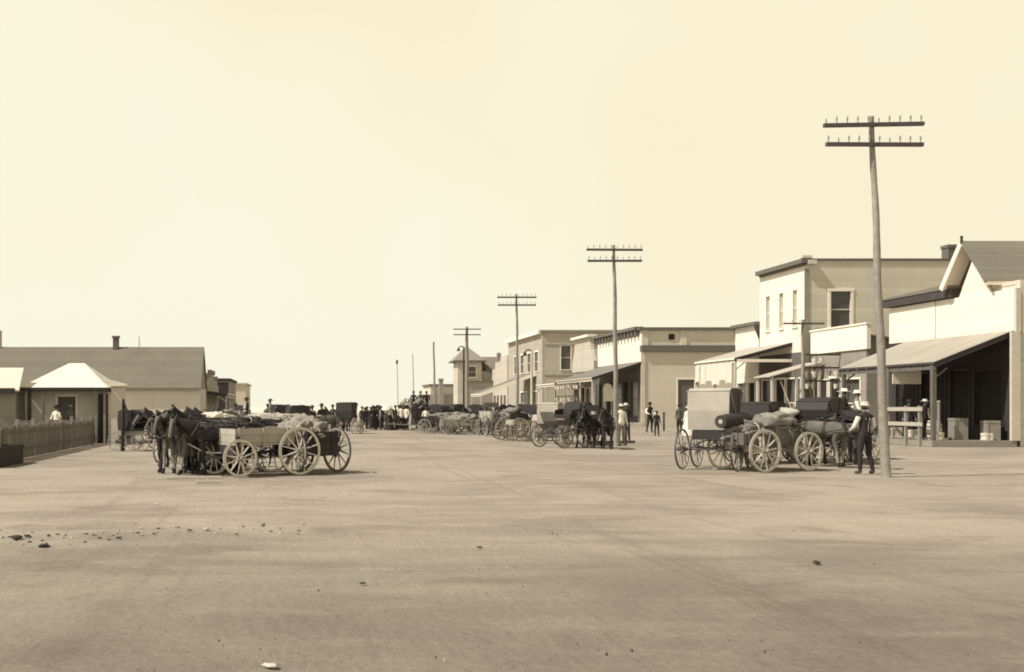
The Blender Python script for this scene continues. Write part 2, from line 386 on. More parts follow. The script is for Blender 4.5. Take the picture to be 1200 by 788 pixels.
    me = skin_mesh('person', J, E, [M['skin'],M[top],M[sleeve],M[trousers],M['boot'],M['hair']], sm, 0, 2)
    PERSON[key] = me; return me
HATS = {}
def hat_mesh(m, brim=.175, crown=.10):
    if (m,brim,crown) in HATS: return HATS[(m,brim,crown)]
    h = MB(); n = 20
    prof = [(.0,.0),(brim,-.012),(brim+.004,.004),(.098,.012),(.09,crown*.75),(.078,crown),(.03,crown-.012),(0,crown-.015)]
    vs = []; fs = []
    for r,z in prof:
        for k in range(n):
            t = 2*math.pi*k/n; vs.append((r*.9*math.cos(t), r*1.08*math.sin(t), z + .012*(abs(math.cos(t))**2)*(r>.12)))
    for i in range(len(prof)-1):
        for k in range(n): fs.append((i*n+k,i*n+(k+1)%n,(i+1)*n+(k+1)%n,(i+1)*n+k))
    h.add(vs, fs, 0, True); HATS[(m,brim,crown)] = h.mesh('hat', M[m]); return HATS[(m,brim,crown)]
SKIRT = {}
def skirt_mesh(m):
    if m in SKIRT: return SKIRT[m]
    h = MB(); n = 28; rows = [(1.10,.135),(1.0,.165),(.8,.22),(.5,.30),(.2,.37),(.04,.40)]; vs = []; fs = []
    for i,(z,r) in enumerate(rows):
        for k in range(n):
            t = 2*math.pi*k/n; rr = r*(1+.05*i/5*math.sin(t*9)); vs.append((rr*math.cos(t), rr*.88*math.sin(t), z))
    for i in range(len(rows)-1):
        for k in range(n): fs.append((i*n+k,(i+1)*n+k,(i+1)*n+(k+1)%n,i*n+(k+1)%n))
    h.add(vs,fs,0,True); SKIRT[m] = h.mesh('skirt', M[m]); return SKIRT[m]
def person(loc, rz, pose, colors, label, hat=None, group=None, sc=1.0, fingers=False, skirt=None, brim=.175, suspenders=False):
    r = empty('person', loc, rz, label, 'person', group); r.scale = (sc,sc,sc)
    link('body', person_mesh(pose, colors, fingers), r)
    if hat: link('hat', hat_mesh(hat, brim), r, (0,.008,1.70))
    if skirt: link('skirt', skirt_mesh(skirt), r)
    if suspenders:
        b = MB()
        for s in (1,-1):
            b.tube([(.07*s,.128,1.10),(.085*s,.142,1.32),(.10*s,.02,1.505),(.05*s,-.115,1.36),(.0,-.135,1.24)], .012, 6)
        b.tube([(0,-.135,1.24),(0,-.122,1.06)], .012, 6)
        b.build('suspenders', M['cloth_grey'], r)
    return r

HORSE = {}
def horse_mesh(head, coat, leg='mane', var=0):
    key = (head, coat, leg, var)
    if key in HORSE: return HORSE[key]
    hz, hx = {'up':(-.08,.01), 'low':(-.55,.07), 'mid':(-.28,.04)}[head]
    J = {'loin':((-.18,0,1.20),(.25,.27)), 'croup':((-.52,0,1.22),(.25,.26)), 'rump':((-.74,0,1.16),(.16,.19)), 'belly':((.12,0,1.14),(.26,.29)), 'chest':((.46,0,1.16),(.235,.28)),
         'breast':((.66,0,1.18),(.16,.2)), 'withers':((.50,0,1.38),(.10,.13)), 'neck1':((.80+hx,0,1.42+hz*.4),(.105,.165)), 'neck2':((.98+hx*2,0,1.62+hz*.8),(.08,.125)),
         'poll':((1.10+hx*3,0,1.76+hz),(.075,.09)), 'cheek':((1.22+hx*3,0,1.64+hz),(.07,.10)), 'nose':((1.38+hx*2.5,0,1.44+hz),(.052,.062)), 'lip':((1.44+hx*2,0,1.34+hz),(.048,.05))}
    E = [('loin','croup'),('croup','rump'),('loin','belly'),('belly','chest'),('chest','breast'),('chest','withers'),('breast','neck1'),('neck1','neck2'),('neck2','poll'),('poll','cheek'),('cheek','nose'),('nose','lip')]
    for s,n,ox in ((1,'l',.05),(-1,'r',-.05)):
        J['ear'+n] = ((1.08+hx*3,.06*s,1.85+hz),.022); J['eat'+n] = ((1.09+hx*3,.075*s,1.92+hz),.008); E += [('poll','ear'+n),('ear'+n,'eat'+n)]
        q = .5+ox
        J['fsh'+n] = ((q+.02,.12*s,1.02),(.10,.14)); J['fel'+n] = ((q-.04,.15*s,.84),(.07,.09)); J['fkn'+n] = ((q,.15*s,.50),.056); J['fca'+n] = ((q-.01,.15*s,.32),.038); J['ffe'+n] = ((q-.005,.15*s,.15),.047); J['fho'+n] = ((q+.04,.15*s,.05),(.062,.055)); J['fto'+n]=((q+.055,.15*s,.018),(.066,.06))
        E += [('chest','fsh'+n),('fsh'+n,'fel'+n),('fel'+n,'fkn'+n),('fkn'+n,'fca'+n),('fca'+n,'ffe'+n),('ffe'+n,'fho'+n),('fho'+n,'fto'+n)]
        q = -.62-ox
        J['hth'+n] = ((q+.06,.14*s,1.02),(.13,.19)); J['hst'+n] = ((q+.16,.16*s,.84),(.10,.13)); J['hga'+n] = ((q+.04,.16*s,.68),(.065,.085)); J['hho'+n] = ((q-.08,.16*s,.52),.058); J['hca'+n] = ((q-.05,.16*s,.32),.042); J['hfe'+n] = ((q-.03,.16*s,.15),.05); J['hhf'+n] = ((q+.02,.16*s,.05),(.06,.055)); J['hto'+n]=((q+.035,.16*s,.018),(.064,.06))
        E += [('croup','hth'+n),('hth'+n,'hst'+n),('hst'+n,'hga'+n),('hga'+n,'hho'+n),('hho'+n,'hca'+n),('hca'+n,'hfe'+n),('hfe'+n,'hhf'+n),('hhf'+n,'hto'+n)]
    def sm(a,b): return 1 if b[:3] in ('fca','ffe','hca','hfe') else 2 if b[:3] in ('fho','fto','hhf','hto') else 3 if b == 'lip' else 0
    body = skin_mesh('horse', J, E, [M[coat],M[leg],M['mane'],M['wood_mid']], sm, 0, 2)
    t = MB(); t.tube([(-.84,0,1.30),(-.95,0,1.24),(-1.0,.01,1.0),(-.97,.02,.72),(-.95,.02,.52)], [.035,.05,.07,.075,.02], 8); tail = t.mesh('tail', M['mane'])
    mn = MB()
    vs=[];fs=[];nn=14
    for i in range(nn+1):
        k=i/nn; x=.60+(.50+hx*3)*k; z=1.50+(.36+hz)*k-.03*math.sin(k*3.1); L=(.22-.06*k)*(.85+.3*noise.noise(Vector((i*.9,hz*5,1))))
        vs+=[(x+.02,-.03,z),(x-.01,.0,z+.055),(x-.01,.06,z+.035),(x,.105,z-.05),(x+.015,.125,z-L)]
    for i in range(nn):
        for q in range(4): fs.append((i*5+q,i*5+q+1,(i+1)*5+q+1,(i+1)*5+q))
    mn.add(vs,fs,0,True)
    mane = mn.mesh('mane', M['mane'])
    h = MB(); n = 22
    vs=[];fs=[]
    c0 = Vector((.745+hx*.6,0,1.30+hz*.25)); d = Vector((.8,0,.5)).normalized(); a = Vector((0,1,0)); b = d.cross(a)
    pts = [c0 + a*.215*math.cos(2*math.pi*k/n) + b*.30*math.sin(2*math.pi*k/n) for k in range(n+1)]
    h.tube(pts, .042, 7, 0, False)
    for s in (1,-1):
        h.tube([(.70,.24*s,1.18),(.2,.305*s,1.06),(-.5,.29*s,1.02),(-1.0,.30*s,.82)], .016, 6)
        h.tube([(1.12+hx*3,.085*s,1.80+hz),(1.25+hx*3,.085*s,1.60+hz),(1.42+hx*2.2,.062*s,1.40+hz)], .014, 6)
        h.box((1.245+hx*3,.098*s,1.70+hz), (.10,.015,.09))
        h.tube([(1.42+hx*2.2,.065*s,1.40+hz),(1.0,.20*s,1.44+hz*.5),(.55,.16*s,1.46),(-.3,.1*s,1.47),(-.9,.16*s,1.38)], .009, 6)
    pts = [(.12,.295*math.cos(2*math.pi*k/20),1.14+.31*math.sin(2*math.pi*k/20)) for k in range(21)]; h.tube(pts,.02,6,0,False)
    pts = [(-.50,.27*math.cos(math.pi*k/12),1.20+.285*math.sin(math.pi*k/12)) for k in range(13)]; h.tube(pts,.016,6,0,False)
    harness = h.mesh('harness', M['harness'])
    vr = random.Random(var*7+3); turn = vr.choice((-1,1))*vr.uniform(.08,.6); nod = vr.uniform(-.10,.14); st = [vr.uniform(-.22,.22) for _ in range(4)]; fat = vr.uniform(.94,1.07)
    for me_ in (body, mane, harness):
        for v in me_.vertices:
            p = v.co
            if p.z < .86:
                q = (0 if p.x > 0 else 2) + (0 if p.y > 0 else 1); p.x += st[q]*(.86-p.z)
            p.y *= fat
            if p.x > .62 and p.z > .95:
                k = min(1,(p.x-.62)/.5); c_, s_ = math.cos(turn*k), math.sin(turn*k); x_, y_ = p.x-.62, p.y
                p.x = .62 + x_*c_ - y_*s_; p.y = x_*s_ + y_*c_; p.z += nod*k*x_*.8
            v.co = p
    HORSE[key] = (body,tail,mane,harness); return HORSE[key]
HN = 0
def horse(px, s, deg, head, coat, label, leg='mane', sc=.92, group=None):
    global HN; HN += 1
    r = empty('horse', at(px,s), R(deg), label, 'horse', group); r.scale = (sc,sc,sc)
    for n, me in zip(('body','tail','mane','harness'), horse_mesh(head, coat, leg, HN%6)): link(n, me, r)
    return r

# ------------------------------------------------------------------ wheels and vehicles
WH = {}
def wheel_meshes(r, nsp, m):
    k = (r,nsp,m)
    if k in WH: return WH[k]
    w = MB(); w.ring(r-(.062 if nsp==12 else .045), r-.012, .045 if nsp==12 else .032, 40)
    for i in range(nsp):
        t = 2*math.pi*i/nsp; c, s = math.cos(t), math.sin(t); y = .014*(1 if i%2 else -1)
        w.tube([(.07*c,y*2,.07*s),(.5*r*c,y,.5*r*s),((r-.04)*c,0,(r-.04)*s)], [.024,.019,.015] if nsp==12 else [.017,.014,.011], 6, 0, False)
    t = MB(); t.ring(r-.012, r, .048 if nsp==12 else .035, 40)
    h = MB(); h.tube([(0,-.13,0),(0,-.06,0),(0,0,0),(0,.06,0),(0,.13,0)], [.045,.07,.085,.07,.045], 12)
    WH[k] = (w.mesh('wheel',M[m]), t.mesh('tyre',M['iron'] if m != 'wheel_pale' else M['wheel_grey']), h.mesh('hub',M['wheel_grey'] if m=='wheel_pale' else M['wheel_dark'])); return WH[k]
def wheel(root, x, y, r, m, nsp=12, spin=0, steer=0):
    a, t, h = wheel_meshes(r, nsp, m)
    o = link('wheel', a, root, (x,y,r)); o.rotation_euler = (0, spin, steer)
    link('tyre', t, o); link('hub', h, o); return o
def farm_wagon(px, s, deg, label, box='box_pale', wh='wheel_pale', load=None, seat=True, tongue=True, length=2.5, low=0.0, group=None, sides=.55, wb=.80, name='farm_wagon', axle='wood_mid', rf=.47, rr=.60, boff=0.0):
    root = empty(name, (0,0,0), 0, label, 'wagon', group)
    zf = .78-low; hw = .50; hl = length/2
    b = MB()
    b.bx(-hl,hl,-hw,hw,zf,zf+.05)
    for sgn in (1,-1):
        b.bx(-hl,hl,sgn*hw-.02,sgn*hw+.02,zf+.05,zf+sides)
        for x in (-hl*.9,-hl*.3,hl*.3,hl*.9): b.bx(x-.03,x+.03,sgn*(hw+.02),sgn*(hw+.055),zf-.05,zf+sides+.03)
    b.bx(hl-.04,hl,-hw+.02,hw-.02,zf+.05,zf+sides)
    b.v = [p+Vector((boff,0,0)) for p in b.v]
    b.build('wagon_box', M[box], root)
    t = MB(); t.bx(-hl-.045,-hl-.005,-hw,hw,zf+.01,zf+sides+.02)
    for y in (-.3,.3): t.bx(-hl-.075,-hl-.045,y-.03,y+.03,zf,zf+sides)
    t.v = [p+Vector((boff,0,0)) for p in t.v]
    t.build('tailboard', M[box], root)
    for x, r in ((wb,rf),(-wb,rr)):
        a = MB(); a.bx(x-.05,x+.05,-.72,.72,r-.05,r+.05); a.bx(x-.07,x+.07,-.5,.5,r+.055,zf-.003)
        for y in (-.56,.56): a.bx(x-.04,x+.04,y-.03,y+.03,r+.055,zf+.22)
        a.build('axle', M[axle], root)
        for sg in (1,-1): wheel(root, x, .70*sg, r, wh, 12, random.random())
    u = MB(); u.beam((wb,0,rf+.03),(-wb,0,rr+.0),.08,.08); u.beam((wb,-.3,rf),(wb+.55,0,rf),.05,.05); u.beam((wb,.3,rf),(wb+.55,0,rf),.05,.05)
    u.build('running_gear', M[axle], root)
    if tongue:
        u = MB(); u.beam((wb+.3,0,rf+.02),(wb+2.9,0,rf+.02+.1),.07,.07); u.beam((wb+.45,-.6,rf+.08),(wb+.45,.6,rf+.08),.05,.06); u.build('tongue', M['wood_pale' if wh=='wheel_pale' else 'wood_mid'], root)
    if seat:
        zs = zf+sides
        u = MB(); u.bx(hl-.75,hl-.35,-.46,.46,zs+.22,zs+.26); u.bx(hl-.80,hl-.76,-.46,.46,zs+.22,zs+.50)
        for y in (-.40,.40): u.beam((hl-.9,y,zs+.03),(hl-.55,y,zs+.22),.05,.02); u.beam((hl-.2,y,zs+.03),(hl-.55,y,zs+.20),.05,.02)
        u.build('seat', M['wood_mid' if box!='box_dark' else 'wood_dark'], root)
    if load:
        lm, zc, hh, seed = load
        u = MB(); u.blob((-.12*hl,0,zf+sides*.8), (hl*.86,hw*.98,hh), seed, .42, 5, 0, -.25, 3.0); ld = u.build('load', M[lm], root)
        for xr in (-.55,.05,.5):
            u = MB(); u.tube([(-.12*hl+xr*hl*.8+.04*math.sin(k*2+seed), hw*1.03*math.cos(math.pi*k/10), zf+sides*.8+max(-.1,hh*1.06*math.sin(math.pi*k/10)*(1-.35*xr*xr))) for k in range(11)], .014, 6); u.build('rope', M['wood_pale'], ld)
    p = at(px,s); root.location = p; root.rotation_euler = (0,0,R(deg)); return root
def buggy(px, s, deg, label, hood='hood', body='buggy_black', wh='wheel_grey', r0=.50, r1=.56, folded=False, group=None, shafts='down', boxy=False, panel=None, side=None, seat_m='hood'):
    root = empty('buggy', (0,0,0), 0, label, 'buggy', group)
    b = MB(); b.prism([(-.72,.82),(.60,.82),(.74,.95),(.74,1.0),(.35,1.0),(.30,1.06),(-.72,1.06)], 'y', -.36, .36); b.build('body', M[body], root)
    d = MB(); d.beam((.74,0,.97),(.88,0,1.30),.70,.02); d.build('dashboard', M[body], root)
    st = MB(); st.bx(-.42,.12,-.42,.42,1.062,1.20); st.prism([(-.42,1.20),(-.32,1.20),(-.42,1.60),(-.50,1.58)], 'y', -.42, .42); st.build('seat', M[seat_m], root)
    for sg in (1,-1): st = MB(); st.prism([(-.42,1.2),(.08,1.2),(.05,1.36),(-.40,1.42)],'y',.425*sg,.45*sg); st.build('armrest', M[seat_m], root)
    for x, r in ((.62,r0),(-.55,r1)):
        a = MB(); a.tube([(x,-.70,r),(x,.70,r)], .025, 8)
        pts = [(x,-.36+.72*k/10, r+.05+.20*(1-(2*k/10-1)**2)) for k in range(11)]; a.tube(pts,.018,6)
        pts = [(x,-.36+.72*k/10, r+.05+.03*((2*k/10-1)**2)) for k in range(11)]; a.tube(pts,.018,6)
        a.build('axle', M['iron'], root)
        for sg in (1,-1): wheel(root, x, .66*sg, r, wh, 14, random.random())
    u = MB(); u.beam((.62,0,r0+.02),(-.55,0,r1),.04,.04); u.build('reach', M['iron'], root)
    if shafts:
        u = MB(); e = (2.55,.78) if shafts=='down' else (1.1,2.35) if shafts=='up' else (2.5,.10)
        for sg in (1,-1): u.tube([(.66,.36*sg,r0),(.66+(e[0]-.66)*.35,.34*sg,r0+(e[1]-r0)*.42),(e[0],.25*sg,e[1])],[.026,.026,.02],7)
        u.beam((.66+(e[0]-.66)*.2,-.36,r0+(e[1]-r0)*.24),(.66+(e[0]-.66)*.2,.36,r0+(e[1]-r0)*.24),.05,.05); u.build('shaft', M['wood_mid'], root)
    if hood:
        h = MB()
        if folded:
            h.blob((-.62,0,1.52),(.22,.50,.16),3,.2,3); 
        else:
            prof = [(-.50,1.22),(-.60,1.75),(-.52,2.02),(-.30,2.14),(.20,2.16),(.50,2.08),(.56,1.98)] if not boxy else [(-.62,1.08),(-.66,1.6),(-.62,2.12),(-.45,2.2),(.10,2.2),(.42,2.17),(.50,2.12)]
            W = .50
            for i in range(len(prof)-1):
                (x0,z0),(x1,z1) = prof[i],prof[i+1]
                h.add([(x0,-W,z0),(x0,W,z0),(x1,W,z1),(x1,-W,z1)],[(0,1,2,3)],0,True)
            low = (-.05,1.30) if not boxy else (.20,1.10)
            for sg in (1,-1):
                pts = prof + [(.40,1.9) if not boxy else (.40,1.95), low]
                h.add([(x,W*sg,z) for x,z in pts],[tuple(range(len(pts)))],1)
            for (x,z) in (prof[2],prof[4],prof[-1]):
                h.tube([(low[0],-W-.012,low[1]),(x,-W-.012,z+.01),(x,W+.012,z+.01),(low[0],W+.012,low[1])],.014,6,0)
        o = h.build('hood', [M[hood],M[side or hood]], root)
        if panel:
            q = MB(); q.prism([(x-.012,z) for x,z in prof[:4]]+[(x-.03,z) for x,z in reversed(prof[:4])],'y',-.40,.40); q.build('back_curtain', M[panel], o)
    root.location = at(px,s); root.rotation_euler = (0,0,R(deg)); return root

# ------------------------------------------------------------------ building parts
EX, EY, EZ = Vector((1,0,0)), Vector((0,1,0)), Vector((0,0,1))
class Building:
    def __init__(self, name, loc, label, cat='building', group=None):
        self.root = empty(name, loc, 0, label, cat, group); self.off = Vector(loc)
    def part(self, name, mb, m, parent=None):
        return mb.build(name, [M[x] for x in m] if isinstance(m,(list,tuple)) else M[m], parent or self.root, self.off)
    def window(self, o, u, n, u0, u1, z0, z1, frame='white_trim', glass='glass', bars=True, depth=.12, fw=.11):
        """a sash window in an opening of a wall that starts at o and runs along u"""
        o = Vector(o); u = Vector(u); n = Vector(n)
        def P(a,z,d): return o+u*a+EZ*z+n*d
        f = MB()
        def rect(a0,a1,b0,b1,d0,d1):
            pts = [P(a0,b0,d0),P(a1,b0,d0),P(a1,b1,d0),P(a0,b1,d0),P(a0,b0,d1),P(a1,b0,d1),P(a1,b1,d1),P(a0,b1,d1)]
            f.add(pts,[(0,1,2,3),(7,6,5,4),(0,4,5,1),(1,5,6,2),(2,6,7,3),(3,7,4,0)])
        rect(u0-fw,u0,z0-.003,z1,-.02,.04); rect(u1,u1+fw,z0-.003,z1,-.02,.04); rect(u0-fw-.03,u1+fw+.03,z1+.003,z1+fw+.02,-.02,.055); rect(u0-fw-.04,u1+fw+.04,z0-.09,z0-.006,-.02,.10)
        if bars:
            zm = (z0+z1)/2; rect(u0+.003,u1-.003,zm-.025,zm+.025,-depth,-depth+.04)
        w = self.part('window', f, frame)
        g = MB(); g.add([P(u0,z0,-depth-.01),P(u1,z0,-depth-.01),P(u1,z1,-depth-.01),P(u0,z1,-depth-.01)],[(0,1,2,3)]); self.part('pane', g, glass, w)
        return w
    def door(self, o, u, n, u0, u1, z0, z1, m='dark_in', frame='white_trim', depth=.10):
        o = Vector(o); u = Vector(u); n = Vector(n)
        def P(a,z,d): return o+u*a+EZ*z+n*d
        f = MB()
        def rect(q,a0,a1,b0,b1,d0,d1):
            pts = [P(a0,b0,d0),P(a1,b0,d0),P(a1,b1,d0),P(a0,b1,d0),P(a0,b0,d1),P(a1,b0,d1),P(a1,b1,d1),P(a0,b1,d1)]
            q.add(pts,[(0,1,2,3),(7,6,5,4),(0,4,5,1),(1,5,6,2),(2,6,7,3),(3,7,4,0)])
        rect(f,u0+.01,u1-.01,z0+.02,z1-.01,-depth-.05,-depth)
        for a0,a1,b0,b1 in ((u0+.12,u0+(u1-u0)/2-.06,z0+.2,z0+(z1-z0)*.42),(u0+(u1-u0)/2+.06,u1-.12,z0+.2,z0+(z1-z0)*.42),(u0+.12,u1-.12,z0+(z1-z0)*.5,z1-.2)): rect(f,a0,a1,b0,b1,-depth+.002,-depth+.02)
        d = self.part('door', f, m)
        k = MB(); k.blob(P(u1-.1,z0+1.0,-depth+.05),(.03,.03,.03),0,0,2); self.part('knob', k, 'iron', d)
        t = MB(); rect(t,u0-.10,u0,z0,z1,-.01,.035); rect(t,u1,u1+.10,z0,z1,-.01,.035); rect(t,u0-.12,u1+.12,z1+.003,z1+.13,-.01,.045); self.part('frame', t, frame, d)
        return d
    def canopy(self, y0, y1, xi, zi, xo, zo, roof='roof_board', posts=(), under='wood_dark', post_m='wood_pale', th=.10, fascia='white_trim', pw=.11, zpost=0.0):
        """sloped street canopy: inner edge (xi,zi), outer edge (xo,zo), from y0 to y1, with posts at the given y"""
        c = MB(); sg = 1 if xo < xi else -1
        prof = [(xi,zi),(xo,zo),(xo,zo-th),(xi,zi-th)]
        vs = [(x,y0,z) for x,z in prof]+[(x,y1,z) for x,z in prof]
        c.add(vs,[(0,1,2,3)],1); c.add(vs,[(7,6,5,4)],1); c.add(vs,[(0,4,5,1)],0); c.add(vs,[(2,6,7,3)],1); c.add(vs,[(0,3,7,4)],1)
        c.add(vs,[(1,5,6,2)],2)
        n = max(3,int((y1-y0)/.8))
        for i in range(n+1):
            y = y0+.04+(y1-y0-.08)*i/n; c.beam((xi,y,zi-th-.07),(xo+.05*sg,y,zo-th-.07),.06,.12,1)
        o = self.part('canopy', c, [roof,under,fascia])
        for y in posts:
            p = MB(); p.bx(xo+.12*sg-pw/2,xo+.12*sg+pw/2,y-pw/2,y+pw/2,zpost,zo-th-.02); p.beam((xo+.15*sg,y,zo-.7),(xo+.15*sg+.55*sg,y,zo-th-.15),.06,.06); self.part('post', p, post_m, o)
        b = MB(); b.bx(xo+.07*sg,xo+.17*sg,y0+.1,y1-.1,zo-th-.22,zo-th-.03); self.part('beam', b, post_m, o)
        return o

# ------------------------------------------------------------------ buildings, right side of the street
FX = 30.5
# two-storey store
B = Building('store_building', (FX,61.2,0), 'two storey tan store building with three narrow upper windows on its bright street front')
wl = MB(); fh = [(4.45,4.95,6.6,8.8),(2.65,3.15,6.6,8.8),(.9,1.4,6.6,8.8),(.5,2.2,.5,3.4),(2.5,3.6,.3,3.4),(3.9,5.5,.5,3.4)]
wl.wall((FX,61.2,0),EY,-EX,5.9,5.0,10.5,fh[:3],.25); B.part('front_wall', wl, 'white_paint'); wl = MB(); wl.wall((FX,61.2,0),EY,-EX,5.9,0,4.998,fh[3:],.25); B.part('shade_toned_front', wl, 'wood_mid')  # lower wall darkened to paint in the canopy's shade
wl = MB(); wl.wall((FX+.25,61.2,0),EX,-EY,15.5,0,10.45,[(1.3,2.5,6.45,8.6)],.25); wl.bx(FX+15.5,FX+15.75,61.45,67.1,0,10.4); wl.bx(FX+.25,FX+15.5,66.85,67.1,0,10.4); B.part('side_wall', wl, 'tan_wall')
rf = MB(); rf.bx(FX+.25,FX+15.5,61.45,66.85,9.7,9.85); B.part('roof', rf, 'shingle')
for h in fh[:3]: B.window((FX,61.2,0),EY,-EX,*h, fw=.05, glass='glass_sky_tone')
for h in (fh[3],fh[5]): B.window((FX,61.2,0),EY,-EX,*h, fw=.07)
B.door((FX,61.2,0),EY,-EX,*fh[4])
B.window((FX+.25,61.2,0),EX,-EY,1.3,2.5,6.45,8.6, fw=.16)
cn = MB(); cn.bx(FX-.35,FX+.02,60.86,67.0,10.26,10.52); cn.bx(FX-.16,FX-.004,61.0,66.9,10.14,10.255)
B.part('cornice', cn, 'brown_trim')
cn = MB(); cn.bx(FX+.02,FX+15.8,61.10,61.5,10.455,10.56); B.part('coping', cn, 'brown_trim')
cn = MB(); cn.bx(FX+.03,FX+.55,60.82,61.193,10.2,10.45); cn.bx(FX-.25,FX+.35,60.95,61.35,10.57,10.72); B.part('corner_block', cn, 'tan_wall')
cn = MB(); cn.bx(FX-.03,FX+.24,61.15,61.196,0,9.97); B.part('corner_board', cn, 'tan_dark')
ch = MB(); ch.bx(41.9,42.5,65.6,66.3,9.85,11.9); ch.bx(41.85,42.55,65.55,66.35,11.903,12.1); B.part('chimney', ch, 'wood_mid')
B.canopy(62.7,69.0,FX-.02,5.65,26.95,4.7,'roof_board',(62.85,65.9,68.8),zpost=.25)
bm = MB(); bm.bx(27.1,FX-.03,62.70,62.80,4.44,4.62); B.part('end_beam', bm, 'white_trim')
cu = MB(); zb = [3.1,3.3,3.05,3.3,3.1,3.25]
for i in range(6):
    y0 = 63.0+i*.98; n=8
    vs=[];fs=[]
    for k in range(n+1):
        a = k/n; x = 26.90+.05*math.sin(a*9+i); vs += [(x,y0+.95*a,4.42),(x+.03*math.sin(a*13),y0+.95*a,zb[i]+.12*math.sin(a*math.pi))]
    for k in range(n): fs.append((2*k,2*k+1,2*k+3,2*k+2))
    cu.add(vs,fs,0,True)
B.part('drop_curtain', cu, 'canvas_white')
walk = MB(); walk.bx(26.8,FX-.01,60.4,70.8,0,.25); B.part('boardwalk', walk, 'wood_grey')

# canvas awning on poles by its corner
A = Building('canvas_awning', (28.6,60.3,0), 'low sloping canvas awning on white poles below the store canopy', 'awning')
c = MB(); c.prism([(27.3,3.46),(30.35,4.30),(30.35,4.25),(27.3,3.40)],'y',58.8,60.9); A.part('canvas', c, 'canvas')
for x,y in ((27.5,58.95),(28.9,58.95),(30.2,58.95),(27.5,60.75),(28.35,60.75)):
    p = MB(); p.bx(x-.06,x+.06,y-.06,y+.06,0 if y<60.4 else .253,3.38+(x-27.3)*.275); A.part('pole', p, 'wood_pale')
p = MB(); p.beam((28.9,59.0,.9),(28.0,59.0,3.2),.06,.06); p.beam((28.3,59.08,.6),(29.4,59.08,3.1),.06,.06); A.part('brace', p, 'wood_pale')

# small store with white false front between
B = Building('small_store', (FX,54.6,0), 'small low store with a blank white false front beside the two storey store')
wl = MB(); fh=[(.6,2.4,.6,3.2),(2.7,3.7,.25,3.3),(4.0,5.4,.6,3.2)]
wl.wall((FX,54.6,0),EY,-EX,5.6,0,4.78,fh,.2); B.part('front_wall', wl, 'tan_dark')
for h in (fh[0],fh[2]): B.window((FX,54.6,0),EY,-EX,*h,fw=.08)
B.door((FX,54.6,0),EY,-EX,*fh[1])
wl = MB(); wl.bx(FX-.10,FX+.12,54.4,60.3,4.785,6.1); wl.bx(FX-.16,FX+.16,54.35,60.35,6.103,6.19); B.part('false_front', wl, 'white_trim')
wl = MB(); wl.prism([(FX+.205,0),(FX+9,0),(FX+9,4.2),(FX+.205,5.45)],'y',54.6,54.8); B.part('side_wall', wl, 'tan_dark')
wl = MB(); wl.prism([(FX+.205,5.455),(FX+9.2,4.205),(FX+9.2,4.3),(FX+.205,5.55)],'y',54.4,60.4); B.part('roof', wl, 'shingle')
walk = MB(); walk.bx(27.2,FX-.01,54.4,60.2,0,.25); B.part('boardwalk', walk, 'wood_grey')

# gabled store at the right edge
GX = 30.7
B = Building('gabled_store', (GX,43.6,0), 'store with a bright white stepped gable front and deep dark canopy at right')
fh=[(.8,2.6,.9,3.3),(3.0,4.3,.26,3.4),(4.7,6.5,.9,3.3),(6.9,8.6,.9,3.3)]
wl = MB(); wl.wall((GX,43.6,0),EY,-EX,9.2,0,4.94,fh,.2); B.part('front_wall', wl, 'wood_dark')  # dark timber colour carries the deep canopy shade on this wall
for h in (fh[0],fh[2],fh[3]): B.window((GX,43.6,0),EY,-EX,*h,frame='wood_dark',glass='dark_in',fw=.1)  # frames and panes darkened likewise to paint the shade
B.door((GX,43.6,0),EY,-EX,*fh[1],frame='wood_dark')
wl = MB(); wl.prism([(43.6,4.945),(52.8,4.945),(52.8,6.75),(47.25,6.75),(46.35,8.30),(45.25,6.75),(43.6,6.75)],'x',GX-.03,GX+.2); B.part('false_front', wl, 'white_paint')
for y0,y1 in ((48.95,49.0),):
    q = MB(); q.bx(GX-.05,GX-.034,y0,y1,4.96,6.74); B.part('batten', q, 'canvas')
q = MB(); q.bx(GX-.28,GX+.6,47.55,53.0,6.80,7.18); B.part('fascia', q, 'dark_trim')
q = MB(); q.prism([(47.6,7.185),(53.05,7.185),(53.05,7.25),(47.6,7.42)],'x',GX-.32,GX+9); B.part('flat_roof', q, 'shingle')
# steep cross gable
X0,X1 = GX-.55,GX+12
zr,ze,yr,yn,yf = 9.05,7.16,46.35,44.80,47.75
q = MB()
for ye in (yn,yf):
    d = Vector((ye-yr,ze-zr)); nn = Vector((-d.y,d.x)).normalized(); nn = nn if nn.y>0 else -nn; nn*=.10
    q.prism([(yr,zr),(ye,ze),(ye+nn.x,ze+nn.y),(yr,zr+.16)],'x',X0+.03,X1)
B.part('roof', q, 'shingle')
q = MB()
q.beam((X0,yr+.02,zr),(X0,yf,ze),.06,.24)
B.part('barge_board', q, 'white_trim')
q = MB(); q.bx(X0+.1,X0+3.0,yn-.05,yn-.01,ze-.12,ze+.06); B.part('eave_board', q, 'white_trim')
q = MB()
for ye in (yn,yf): sg=1 if ye==yf else -1; q.add([(X0+.04,yr+.0*sg,zr-.012),(GX+.2,yr,zr-.012),(GX+.2,ye,ze-.012),(X0+.04,ye,ze-.012)],[(0,1,2,3)])
B.part('soffit', q, 'soffit')
q = MB(); q.prism([(45.15,4.95),(47.5,4.95),(47.5,7.25),(46.35,8.75),(45.15,7.25)],'x',GX+.25,GX+11.8); B.part('gable_body', q, 'tan_wall')
q = MB(); q.tube([(GX-.5,46.35,9.1),(GX-.5,46.35,9.36)],[.06,.05],8); q.blob((GX-.5,46.35,9.38),(.07,.07,.07),0,0,2); B.part('finial', q, 'wood_dark')
